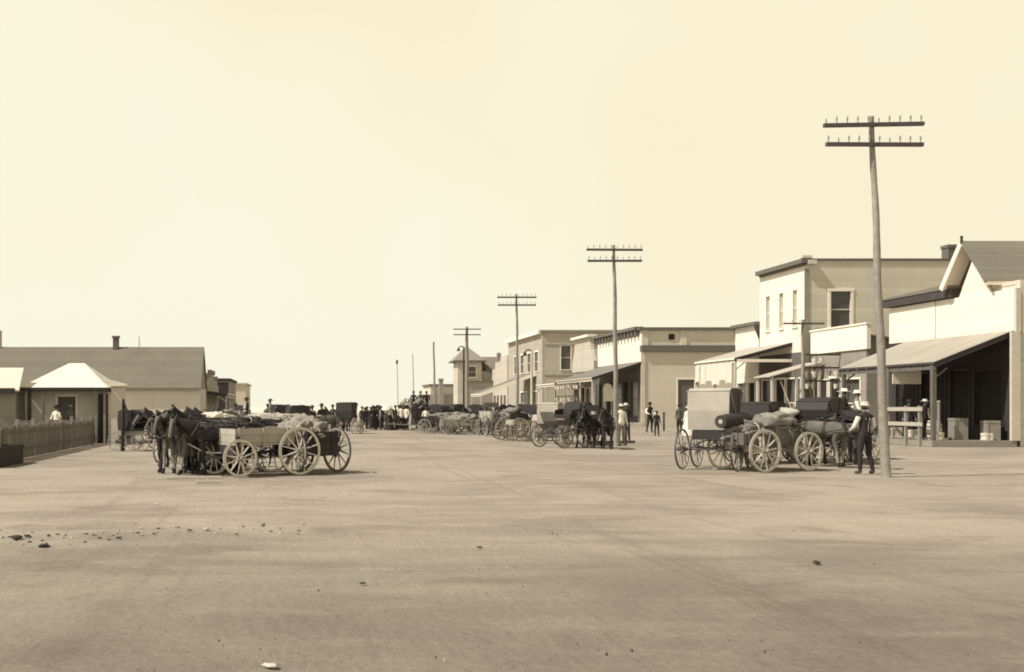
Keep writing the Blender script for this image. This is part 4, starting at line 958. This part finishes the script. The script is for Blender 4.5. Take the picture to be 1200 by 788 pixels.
b1 = buggy(351,30.5,12,'black hooded buggy above the tarpaulin covered wagon on the left',hood='hood',wh='wheel_dark',shafts=None,boxy=True); b1.scale=(.72,.9,.80)
b2 = buggy(407,18.4,66,'black topped carriage seen from behind in the middle of the street',hood='hood',wh='wheel_pale',shafts='down',boxy=True); b2.scale=(1,1.05,.9)
w6 = farm_wagon(303,21,185,'far wagon carrying two seated riders beyond the left wagons',box='box_dark',wh='wheel_grey',seat=True,tongue=False,low=.15,sides=.40)
rider(w6,.65,.22,1.30,DK,'rider in a dark coat seated on the left of the far wagon bench',hat='cloth_dark')
rider(w6,.65,-.22,1.30,WS,'rider in a white shirt beside the dark rider on the far wagon bench',hat='cloth_dark')
w7 = farm_wagon(330,20,180,'far wagon with pale load and low riders left of the hooded buggy',box='box_pale',wh='wheel_grey',load=('tarp',1.2,.25,3),seat=True,tongue=False,low=.2,sides=.40)
rider(w7,.65,.2,1.24,GR,'rider in grey on the far wagon left of the hooded buggy',hat='cloth_dark')
rider(w7,.65,-.2,1.24,DK,'rider in black on the far wagon left of the hooded buggy',hat='cloth_dark')
horse(283,27,190,'up','bay','bay horse standing among the wagons beyond the left team')
horse(270,24,170,'mid','black_coat','black horse farther back among the left wagons')
horse(382,25,200,'up','bay','bay horse behind the tarpaulin covered wagon')
horse(386,19.5,262,'up','dun','dusty horse facing forward left of the black topped carriage')
horse(411,17.0,80,'up','bay','bay horse hitched before the black topped carriage')
horse(404,16.6,84,'mid','black_coat','black horse hitched before the black topped carriage')
person(at(377,22),R(20),'stand',DK,'person in black standing behind the tarpaulin covered wagon','cloth_dark',sc=1.05)
person(at(366,21),R(160),'stand',GR,'person in grey standing behind the tarpaulin covered wagon','cloth_dark')
q=MB(); t=empty('harness_trace',at(232,47.2),0,'slack pale trace hanging from the left team back to the wagon wheel','trace')
q.tube([(-.55,.1,1.02),(-.25,.1,.78),(.1,.05,.60),(.4,.0,.55),(.85,.1,.58)],.018,7); q.build('strap',M['wood_pale'],t)
w20 = farm_wagon(352,23.5,182,'far wagon with a flat pale load under the hooded buggy',box='box_pale',wh='wheel_grey',load=('canvas',1.2,.25,33),seat=False,tongue=False,low=.05,sides=.4,length=2.6)
w21 = farm_wagon(292,24.5,200,'far dark wagon with an upright seat left of the two seated riders',box='box_dark',wh='wheel_dark',seat=True,tongue=False,low=-.05,sides=.45)
w22 = farm_wagon(262,26.5,185,'far pale wagon with a grey load beyond the left team',box='box_pale',wh='wheel_dark',load=('tarp',1.2,.3,41),seat=True,tongue=False,low=-.1,sides=.45)
b20 = buggy(325,17.5,130,'small far black buggy left of the flat pale load',hood='hood',wh='wheel_dark',shafts=None,boxy=True); b20.scale=(1,1,.84)
horse(298,22.5,175,'up','black_coat','black horse beside the far wagon with two riders')
horse(341,18.6,190,'up','bay','bay horse between the far wagons left of the hooded buggy')
horse(364,17.4,100,'up','bay','bay horse facing away behind the tarpaulin covered wagon')
horse(258,29.5,198,'up','dun','dusty horse behind the wagon heaped with white cloth')
person(at(314,18.5),R(170),'stand',DK,'person in black standing left of the far wagon with two riders','cloth_dark',sc=1.06)
person(at(338,17.2),R(170),'stand',WS,'person in white between the far wagons left of the hooded buggy','cloth_dark',sc=1.04)
person(at(390,17.0),R(150),'stand',BR,'person in brown left of the black topped carriage','cloth_dark',sc=1.04)
person(at(276,21.0),R(170),'stand',GR,'person in grey behind the horses beyond the left team','cloth_dark',sc=1.06)
horse(250,43.8,216,'mid','dun','pale dusty horse wedged in the middle of the left team',sc=.92)
horse(222,43.4,225,'up','bay','bay horse second from the left of the left team','grey_coat',sc=.90)
horse(210,41.5,214,'up','bay','bay horse at the back left of the left team',sc=.92)
horse(262,38.5,196,'mid','bay','bay horse behind the front wheel of the nearest left wagon')
horse(203,44.6,236,'mid','black_coat','black horse at the far left end of the left team','mane',sc=.93)
horse(236,44.2,226,'mid','bay','bay horse with black legs pressed into the middle of the left team','mane',sc=.95)
horse(248,45.0,196,'up','bay','bay horse close behind the black rumped horse of the left team','mane',sc=.95)
# the people in front of the hipped house
person(at(66,25.6),R(150),'busy',WS,'person in a white shirt standing behind the picket fence','cloth_dark')
person(at(83,24.6),R(200),'stand',GR,'person in grey near the door of the hipped house','straw')

# far crowd down the street
kinds = [(DK,'cloth_dark','distant figure in dark clothes in the crowd down the street','dark figures in the distant crowd'),(WS,'cloth_dark','distant figure in a white shirt in the crowd down the street','white shirted figures in the distant crowd'),(GR,'cloth_dark','distant figure in grey clothes in the crowd down the street','grey figures in the distant crowd')]
rs = random.Random(4)
for i in range(30):
    px = 424+rs.random()*54; s = 14.0+rs.random()*2.2
    c, hat, lab, grp = kinds[0 if rs.random()<.62 else 1 if rs.random()<.55 else 2]
    person(at(px,s),rs.random()*6.28,rs.choice(['stand','stand','akimbo','busy','walk']),c,lab,hat,grp,.92+.12*rs.random(),skirt='cloth_dark' if rs.random()<.15 else None)
for i in range(22):
    px = rs.uniform(482,625); s = 11.5+rs.random()*3.0
    c, hat, lab, grp = kinds[0 if rs.random()<.6 else 1 if rs.random()<.5 else 2]
    person(at(px,s),rs.random()*6.28,rs.choice(['stand','akimbo','busy','walk']),c,lab.replace('in the crowd down the street','behind the middle row of wagons'),hat,grp.replace('distant crowd','people behind the middle wagons'),1.0+.10*rs.random())
p = person(at(456,16.2),R(175),'raise',WS,'person holding a white parasol in the distant crowd',None,skirt='cloth_dark')
u = empty('parasol',p.location+Vector((-.15,-.3,1.35)),0,'white parasol held up over the distant crowd','parasol')
q=MB(); n=12; vs=[(0,0,.75)]
for rr,zz in ((.3,.66),(.55,.46)):
    for k in range(n): vs.append((rr*math.cos(k*math.tau/n),rr*math.sin(k*math.tau/n),zz-(.04 if k%2 else 0)*(rr>.4)))
fs=[(0,1+k,1+(k+1)%n) for k in range(n)]+[(1+k,1+n+k,1+n+(k+1)%n,1+(k+1)%n) for k in range(n)]; q.add(vs,fs,0,True); u.rotation_euler=(R(24),R(-15),0); u.scale=(.7,.7,.7); q.build('cover',M['canvas_white'],u)
q=MB(); q.tube([(0,0,-.15),(0,0,.78)],.014,6); q.build('stick',M['wood_dark'],u)
horse(437,14.6,100,'up','black_coat','black horse at the left end of the distant crowd')
horse(468,15.6,82,'up','bay','bay horse in the distant crowd left of the riders wagon')
horse(449,13.8,95,'mid','black_coat','black horse in the middle of the distant crowd')
w9 = farm_wagon(492,16.4,86,'tall dark wagon with three riders seated high in the middle distance',box='box_dark',wh='wheel_pale',load=('tarp',1.5,.55,2),seat=False,tongue=False,low=-.15,sides=.95,length=2.9)
for i,(y,c,l) in enumerate(((.45,DK,'leftmost of the three riders on the tall dark wagon'),(-.05,BR,'middle one of the three riders on the tall dark wagon'),(-.48,DK,'rightmost of the three riders on the tall dark wagon'))):
    rider(w9,-.1+.1*i,y,2.0,c,l,hat='cloth_dark',group=None,sc=.9)
w9b = farm_wagon(478,14.8,80,'pale topped wagon behind the tall riders wagon',box='box_pale',wh='wheel_grey',load=('canvas',1.5,.5,8),seat=False,tongue=False,low=-.3,sides=.95,length=2.6)
person(at(499,17.6),R(170),'stand',WS,'person in white beside the tall riders wagon','cloth_dark',sc=.95)
b5 = buggy(514,17.2,140,'dark hooded buggy right of the tall riders wagon',hood='hood',wh='wheel_grey',shafts=None,boxy=False); b5.scale=(1,1,.86)
b6 = buggy(533,15.5,35,'dark hooded buggy below the hooked street lamp',hood='hood',wh='wheel_grey',shafts=None,boxy=False); b6.scale=(1,1,.88)
w10 = farm_wagon(516,18.3,150,'wagon with a mounded pale load left of the long pale wagon',box='box_dark',wh='wheel_grey',load=('tarp',1.2,.3,5),seat=False,tongue=True,length=2.2,low=.1,sides=.40)
w11 = farm_wagon(544,18.8,176,'long wagon with a low pale heap below the distant lamp post',box='wood_grey',wh='wheel_grey',load=('canvas_dull',1.2,.35,15),seat=False,tongue=False,length=2.9,low=.3,sides=.45,rf=.42,rr=.5)
horse(556,16.0,250,'mid','bay','bay horse behind the long pale heaped wagon')
horse(549,15.0,250,'up','black_coat','black horse farther behind the long pale heaped wagon')
w12 = farm_wagon(578,19.6,96,'pale boxed wagon seen from behind, left of the long buggies',box='box_pale',wh='wheel_grey',seat=True,tongue=False,length=2.4,low=-.05,sides=.62)
b3 = buggy(612,23.6,20,'low buggy with a rolled dark hood before the brick block',hood='tarp',folded=True,wh='wheel_pale',shafts='down',body='box_pale',r1=.58,r0=.52)
w13 = farm_wagon(611,22.9,12,'dark rolled load wagon just behind the low rolled hood buggy',box='box_dark',wh='wheel_grey',load=('tarp',1.2,.3,21),seat=False,tongue=False,length=2.0,low=.05,sides=.4)
b7 = buggy(645,25.2,62,'buggy with a large pale tilted hood back before the brick block',hood='canvas',wh='wheel_pale',shafts=None,body='buggy_black',boxy=True,r1=.6); b7.scale=(.9,.95,.86)
b4 = buggy(661,28,205,'open black seated buggy left of the black horses',hood=None,wh='wheel_grey',body='wood_mid',shafts=None,seat_m='hood',r0=.42,r1=.62); b4.scale=(1.05,1.2,1.15)
horse(700,28.3,216,'up','black_coat','black horse in the middle of the bunch by the telegraph pole')
horse(712,28.9,252,'up','black_coat','black horse facing forward, nearest the telegraph pole in the dark bunch')
horse(694,26.6,225,'up','black_coat','black horse hidden behind the dark bunch by the telegraph pole')
w14 = farm_wagon(690,26.0,75,'dark wagon with a tall pale wheel hidden behind the black horses',box='box_dark',wh='wheel_pale',seat=True,tongue=False,length=2.2,low=0,sides=.5)
q = empty('timber_kerb',at(720,25.2),R(14),'long low timber at the foot of the telegraph pole by the horses','timber'); m=MB(); m.beam((-1.3,0,.06),(1.1,.1,.06),.16,.12); m.build('log',M['wood_mid'],q)
person(at(728,26.6),R(190),'stand',('cloth_white','cloth_white','cloth_grey'),'person in a white shirt standing right of the telegraph pole by the horses','straw',sc=1.02)
person(at(733.5,24.5),R(170),'stand',DK,'person in a dark coat behind the white shirted person near the canopy','straw',sc=1.05)
person(at(677,19.0),R(200),'stand',WS,'person in white behind the open black seated buggy','cloth_dark')
person(at(663,18.4),R(150),'stand',DK,'person in dark clothes behind the open black seated buggy','cloth_dark')
person(at(637,17.6),R(190),'stand',DK,'person in dark clothes behind the buggy with the pale hood','cloth_dark',sc=1.1)
person(at(651,17.4),R(190),'stand',BR,'person in brown right of the pale hooded buggy','cloth_dark',sc=1.08)
person(at(590,16),R(170),'stand',WS,'person in a white shirt below the brick block canopy','cloth_dark',sc=1.05)
person(at(598,15.2),R(170),'stand',DK,'person in dark clothes below the brick block canopy','cloth_dark')
person(at(605,16.3),R(200),'walk',GR,'person in grey walking below the brick block canopy','cloth_dark')
person(at(568,13.4),R(170),'stand',DK,'person in dark clothes near the tower roofed house','cloth_dark')

horse(686,28.0,228,'mid','black_coat','black horse at the left end of the bunch by the telegraph pole')
# the people crossing by the cream side wall
person(at(761.5,17.6),R(195),'busy',VE,'tall man in a dark waistcoat and white sleeves by the cream side wall','cloth_dark',sc=1.13)
person(at(769.5,20.2),R(185),'stand',('cloth_dark','cloth_dark','cloth_dark'),'child in dark clothes in front of the waistcoated man by the cream side wall','cloth_dark',sc=.82,brim=.15)
person(at(796,18.5),R(120),'stand',BR,'person in a brown coat by the tall side door left of the covered buggy','cloth_dark',sc=1.05)
person(at(806,20.5),R(120),'stand',('cloth_white','cloth_white','cloth_white'),'person all in white beside the covered buggy wheel','straw',sc=.97,skirt='cloth_white')

# fill between the middle rows
for a in ((430,12.6,80,'up','bay','bay horse deep in the distant crowd at left'),(461,12.9,96,'mid','black_coat','black horse deep in the distant crowd near the parasol'),(508,14.2,100,'up','bay','bay horse behind the mounded pale load wagon'),(524,13.6,255,'up','black_coat','black horse behind the hooded buggies below the lamp'),(563,15.4,95,'mid','black_coat','black horse left of the pale boxed wagon'),(593,18.6,100,'up','bay','bay horse hitched behind the pale boxed wagon'),(622,20.0,95,'up','black_coat','black horse behind the low rolled hood buggy'),(584,17.2,80,'up','dun','dusty horse behind the pale boxed wagon'),(640,19.6,100,'mid','bay','bay horse behind the pale tilted hood buggy')): horse(*a)
b21 = buggy(560,17.4,150,'black hooded buggy between the heaped wagon and the pale boxed wagon',hood='hood',wh='wheel_grey',shafts=None,boxy=False); b21.scale=(1,1,.86)
w23 = farm_wagon(598,20.6,100,'dark wagon right behind the pale boxed wagon',box='box_dark',wh='wheel_dark',load=('tarp',1.2,.35,51),seat=True,tongue=False,low=0,sides=.5)
w24 = farm_wagon(532,17.6,175,'dark low wagon in front of the lamp post hooded buggy',box='box_dark',wh='wheel_grey',load=('tarp',1.2,.35,57),seat=False,tongue=False,low=.15,sides=.4)
w25 = farm_wagon(508,16.6,95,'dark wagon filling the row right of the tall riders wagon',box='box_dark',wh='wheel_grey',load=('tarp_dark',1.2,.4,61),seat=True,tongue=False,low=0,sides=.5)
b22 = buggy(626,21.0,130,'dark hooded buggy behind the long low rolled hood buggy',hood='hood',wh='wheel_grey',shafts=None,boxy=False); b22.scale=(1,1,.84)
b23 = buggy(678,24.0,55,'dark hooded buggy just left of the black horses',hood='hood',wh='wheel_grey',shafts=None,boxy=False); b23.scale=(1,1,.9)
person(at(556,17.0),R(170),'stand',DK,'person in dark clothes standing beside the long heaped wagon','cloth_dark')
person(at(583,16.2),R(200),'stand',GR,'person in grey near the brick block canopy corner','cloth_dark')
person(at(614,15.6),R(170),'stand',WS,'person in white deep under the brick block canopy','cloth_dark')
person(at(648,19.4),R(170),'stand',WS,'person in a white shirt behind the pale tilted hood buggy','straw')
for a in ((566,19.2,100,'up','black_coat','black horse close behind the long heaped wagon'),(520,16.2,150,'mid','bay','bay horse among the dark wagons left of the lamp post'),(499,15.8,250,'mid','black_coat','black horse just right of the tall riders wagon'),(540,16.6,200,'up','bay','bay horse right of the lamp post in the middle row'),(603,19.4,250,'mid','black_coat','black horse between the boxed wagon and the rolled hood buggy')): horse(*a)
for a in ((512,16.0,170,'stand',DK,'person in black standing among the dark wagons left of the lamp','cloth_dark'),(528,15.2,190,'stand',WS,'person in a white shirt standing near the hooked lamp post','cloth_dark'),(573,16.8,170,'stand',BR,'person in brown left of the pale boxed wagon','cloth_dark'),(609,17.2,170,'stand',DK,'person in dark clothes above the rolled hood buggy','cloth_dark')): person(at(a[0],a[1]),R(a[2]),a[3],a[4],a[5],a[6],sc=1.06)
# right group
c4 = buggy(893,38.2,40,'black hooded buggy between the covered buggy and the loaded wagon',hood='hood',wh='wheel_grey',body='buggy_black',shafts=None,boxy=True); c4.scale=(1,1,.84)
horse(872,39.6,60,'mid','black_coat','black horse behind the covered buggy in the right group')
horse(932,36.6,70,'up','bay','bay horse behind the loaded wagon in the right group')
horse(952,40.2,40,'mid','bay','bay horse right of the loaded wagon near the dark hood')
person(at(908,35),R(180),'stand',WS,'person in a white shirt behind the loaded wagon in the right group','straw')
person(at(1000,35.5),R(160),'stand',('cloth_grey','cloth_white','cloth_dark'),'person in white sleeves behind the women in white hats','straw',sc=.98)
c1 = buggy(839,42.8,52,'tall covered buggy with a blank pale canvas side left in the right group',hood='canvas',wh='wheel_grey',body='buggy_black',boxy=True,shafts=None,r0=.54,r1=.55,side='hood')  # dark hood sides paint in the shade away from the sun
c1.scale=(1.12,1.08,1.0)
w15 = farm_wagon(897,43.6,24,'wagon loaded with rolled grey tarpaulins in the right group',box='wood_mid',wh='wheel_pale',load=('tarp',1.3,.42,31),seat=True,tongue=False,length=2.6,low=.08,sides=.30,wb=.80,axle='wood_pale',rf=.52,rr=.56)
t = empty('rolled_tarpaulin',on(w15,-.95,.15,1.14),w15.rotation_euler.z+.15,'dark rolled tarpaulin on the back of the loaded wagon','tarpaulin')
m=MB(); m.tube([(-.62,0,.17),(-.2,0,.18),(.3,0,.19),(.62,0,.17)],[.17,.21,.22,.18],14); m.tube([(-.625,0,.17),(-.60,0,.17)],[.06,.08],10,1); m.build('roll',[M['tarp_dark'],M['canvas']],t)
t = empty('grain_sack',on(w15,.25,-.1,1.18),w15.rotation_euler.z,'bulging pale grey sack in the middle of the loaded wagon','sack'); m=MB(); m.blob((0,0,.14),(.60,.36,.22),44,.4,4,0,-.5,2.6); m.build('sack_body',M['canvas_dull'],t)
t = empty('small_sack',on(w15,-.2,-.32,1.16),w15.rotation_euler.z+.4,'smaller dusty sack at the near side of the loaded wagon','sack'); m=MB(); m.blob((0,0,.11),(.42,.22,.17),47,.3,3,0,-.5); m.build('sack_body',M['tarp'],t)
c2 = buggy(962,37.5,35,'black hooded buggy behind the loaded wagon in the right group',hood='hood',wh='wheel_grey',body='buggy_black',shafts=None); c2.scale=(1,1,.92)
c3 = buggy(938,38.5,20,'low buggy with a pale framed seat back behind the loaded wagon',hood='canvas',folded=True,wh='wheel_grey',body='buggy_black',shafts=None)
w16 = farm_wagon(984,36.0,30,'dark wagon carrying two women in white hats beside the man at right',box='box_dark',wh='wheel_pale',seat=True,tongue=False,length=2.2,low=.1,sides=.42,wb=.66)
rider(w16,.55,.20,1.38,DK,'woman in a tall white bonnet seated on the dark wagon at right','cloth_white',turn=-70,brim=.20)
rider(w16,.55,-.24,1.32,('cloth_grey','cloth_white','cloth_dark'),'woman in a small white hat seated beside the bonneted woman','cloth_white',turn=-60,brim=.13)
horse(966,41.4,300,'low','dun','dusty brown horse with lowered head left of the man by the pole','grey_coat',sc=.92)
horse(992,39.0,68,'mid','black_coat','dark horse hitched just left of the man by the pole','mane',sc=.95)
person(at(1003,34),R(180),'stand',DK,'person in dark clothes behind the horse left of the man by the pole','cloth_dark',sc=1.05)
person(at(1013.5,46.3),R(8),'busy',VE,'man in dark waistcoat and white sleeves with flat straw hat standing by the tall pole','straw',sc=1.02,fingers=True,suspenders=True,brim=.14)
person(Vector((28.15,46.9,.25)),R(160),'stand',DK,'person in a dark coat on the boardwalk behind the hitching rail','cloth_dark')
person(Vector((28.25,45.9,.25)),R(200),'stand',VE,'person with white sleeves farther along behind the hitching rail','straw')

# ------------------------------------------------------------------ small things on the street
def lump(px,s,size,label,m='dung',name='dirt_clod',cat='clod',flat=.35,group=None):
    o = empty(name,at(px,s),random.random()*6,label,cat,group); q=MB(); q.blob((0,0,size*flat*.35),(size,size*.7,size*flat),px,.5,3,0,-.4,2.5); q.build('lump',M[m],o); return o
for i,(px,y,sz,lab) in enumerate(((20,631,.085,'largest dark clod at the far left of the clod line'),(52,641,.07,'flat dark clod just below the far left clods'),(57,628,.035,'small dark clod right of the largest one'),(139,631,.045,'dark clod in the middle of the left clod line'),(32,629,.05,'dark clod touching the largest clod at left'),(222,622,.04,'dark clod at the right end of the left clod line'),(180,626,.03,'tiny dark clod between the middle and right end of the left clod line'),(957,660,.05,'single dark clod on the right foreground earth'),(562,642,.035,'small dark clod in the middle foreground earth'),(425,684,.03,'tiny dark clod on the lower left foreground earth'))):
    lump(px,(y-477)/1.7,sz,lab)
lump(318,(781-477)/1.7,.055,'flat pale stone at the bottom edge of the street','stone','pale_stone','stone',.25)
lump(242,(620-477)/1.7,.055,'pale stone beside the right end of the clod line','stone','pale_stone','stone',.3)
lump(75,(521-477)/1.7,.13,'pale stone at the foot of the picket fence','stone','pale_stone','stone',.5)
o = empty('plank',at(222,(561-477)/1.7),R(3),'long bleached plank lying before the left team','plank'); q=MB(); q.beam((-.55,0,.03),(.75,.05,.03),.12,.05); q.build('board',M['wood_pale'],o)
o = empty('broken_board',at(240,(566-477)/1.7),R(8),'short broken board lying below the bleached plank','plank'); q=MB(); q.beam((-.2,0,.02),(.35,.03,.02),.08,.04); q.build('board',M['wood_pale'],o)
rs = random.Random(11); q=MB()
for i in range(900):
    y = 6.2+rs.random()**2.0*50; x = (rs.random()-.30)*y*1.05; r = .004+rs.random()**5*.014; k=rs.random()
    z=0
    n=5; pts=[(x+r*(1+.4*rs.random())*math.cos(t*math.tau/n),y+r*(1+.4*rs.random())*math.sin(t*math.tau/n),-.03) for t in range(n)]
    b_=len(q.v); q.add(pts+[(x+r*.2,y,-.012+r*.3),(x-r*.25,y+r*.2,-.014+r*.3)],[(t,(t+1)%n,5) for t in range(3)]+[(3,4,6),(4,0,6),(3,6,5),(0,5,6)],0 if k<.55 else 1 if k<.85 else 2)
tag(q.build('gravel',[M['dung'],M['wood_mid'],M['stone']]),kind='stuff')

q=MB(); rs=random.Random(23)
for i in range(150):
    px=rs.random()**1.2*360; yy=632-px*.045+rs.gauss(0,5); s=(yy-477)/1.7; p=at(px,s); r=.006+rs.random()**3*.03
    q.blob((p.x,p.y,-.006),(r,r*.7,r*.32),i,.5,1,0 if rs.random()<.8 else 1,-.4,2.5)
for i in range(60):
    p=at(rs.uniform(60,420),rs.uniform(46,70)); a_=rs.random()*3.1; l=rs.uniform(.04,.14); d=Vector((math.cos(a_)*l,math.sin(a_)*l,0)); q.beam(p-d+EZ*.004,p+d+EZ*.006,.008,.006,1)
tag(q.build('litter',[M['dung'],M['wood_pale']]),kind='stuff')
# ------------------------------------------------------------------ light, sky, camera
EL = 50.0; sd = Vector((.616,.175,-.766)).normalized()     # direction the sunlight travels
az = math.atan2(-sd.x, -sd.y)                              # compass bearing of the sun, from +Y clockwise
sun = bpy.data.lights.new('sun','SUN'); sun.energy = 5.0; sun.angle = R(.6); sun.color = (1,.94,.86)
so = bpy.data.objects.new('sun',sun); C.objects.link(so); so.rotation_euler = sd.to_track_quat('-Z','Y').to_euler(); so.location=(-30,-10,40)
W = bpy.data.worlds.new('World'); scene.world = W; W.use_nodes = True
N = W.node_tree.nodes; L = W.node_tree.links; bg = N['Background']
sky = N.new('ShaderNodeTexSky'); sky.sky_type='NISHITA'; sky.sun_disc=False; sky.sun_elevation=R(EL); sky.sun_rotation=az; sky.air_density=1.0; sky.dust_density=4.0; sky.ozone_density=1.0
bw = N.new('ShaderNodeRGBToBW'); L.new(sky.outputs[0],bw.inputs[0])
# dusty overexposed glare low in the sky, falling off overhead
tc = N.new('ShaderNodeTexCoord'); sx = N.new('ShaderNodeSeparateXYZ'); L.new(tc.outputs['Generated'],sx.inputs[0])
mr = N.new('ShaderNodeMapRange'); mr.inputs[1].default_value=.34; mr.inputs[2].default_value=.85; mr.inputs[3].default_value=1.0; mr.inputs[4].default_value=.0; mr.interpolation_type='SMOOTHSTEP'; L.new(sx.outputs['Z'],mr.inputs[0])
cl = N.new('ShaderNodeMapRange'); cl.inputs[1].default_value=0; cl.inputs[2].default_value=12; cl.inputs[3].default_value=9.0; cl.inputs[4].default_value=9.7; L.new(bw.outputs[0],cl.inputs[0])
nz = N.new('ShaderNodeTexNoise'); nz.inputs['Scale'].default_value=3.4; nz.inputs['Detail'].default_value=5; L.new(tc.outputs['Generated'],nz.inputs['Vector'])
hf = N.new('ShaderNodeVectorMath'); hf.operation='DOT_PRODUCT'; L.new(tc.outputs['Generated'],hf.inputs[0]); hf.inputs[1].default_value=(.55,0,1.7)
ha = N.new('ShaderNodeMath'); ha.operation='MULTIPLY_ADD'; L.new(nz.outputs['Fac'],ha.inputs[0]); ha.inputs[1].default_value=1.8; L.new(hf.outputs['Value'],ha.inputs[2])
hr = N.new('ShaderNodeMapRange'); hr.interpolation_type='SMOOTHSTEP'; hr.inputs[1].default_value=.8; hr.inputs[2].default_value=2.0; L.new(ha.outputs[0],hr.inputs[0])
hz = N.new('ShaderNodeMix'); hz.data_type='RGBA'; hz.inputs[6].default_value=(1.0,.975,.79,1); hz.inputs[7].default_value=(1.0,.90,.645,1); L.new(hr.outputs[0],hz.inputs[0])
def vm(a,b,op='MULTIPLY'):
    m = N.new('ShaderNodeVectorMath'); m.operation=op; L.new(a,m.inputs[0]); L.new(b,m.inputs[1]); return m.outputs[0]
low = vm(hz.outputs[2], cl.outputs[0])
wt = N.new('ShaderNodeRGB'); wt.outputs[0].default_value=(.5,.46,.42,1); high = vm(bw.outputs[0], wt.outputs[0])
mixn = N.new('ShaderNodeMix'); mixn.data_type='RGBA'; L.new(mr.outputs[0],mixn.inputs[0]); L.new(high,mixn.inputs[6]); L.new(low,mixn.inputs[7])
L.new(mixn.outputs[2],bg.inputs['Color']); bg.inputs['Strength'].default_value=.105
cam = bpy.data.cameras.new('camera'); co = bpy.data.objects.new('camera',cam); C.objects.link(co); scene.camera = co
co.location=(0,0,EYE); co.rotation_euler=(R(90),0,0)
cam.sensor_width=36; cam.sensor_fit='HORIZONTAL'; cam.lens=36.0
cam.shift_x=(600-CX)/1200; cam.shift_y=(HY-394)/1200
cam.clip_start=.1; cam.clip_end=6000
scene.view_settings.view_transform='Standard'; scene.view_settings.look='None'; scene.view_settings.exposure=0; scene.view_settings.gamma=1
scene.render.engine='CYCLES'; scene.cycles.use_denoising=True; scene.cycles.max_bounces=6; scene.cycles.filter_width=1.85
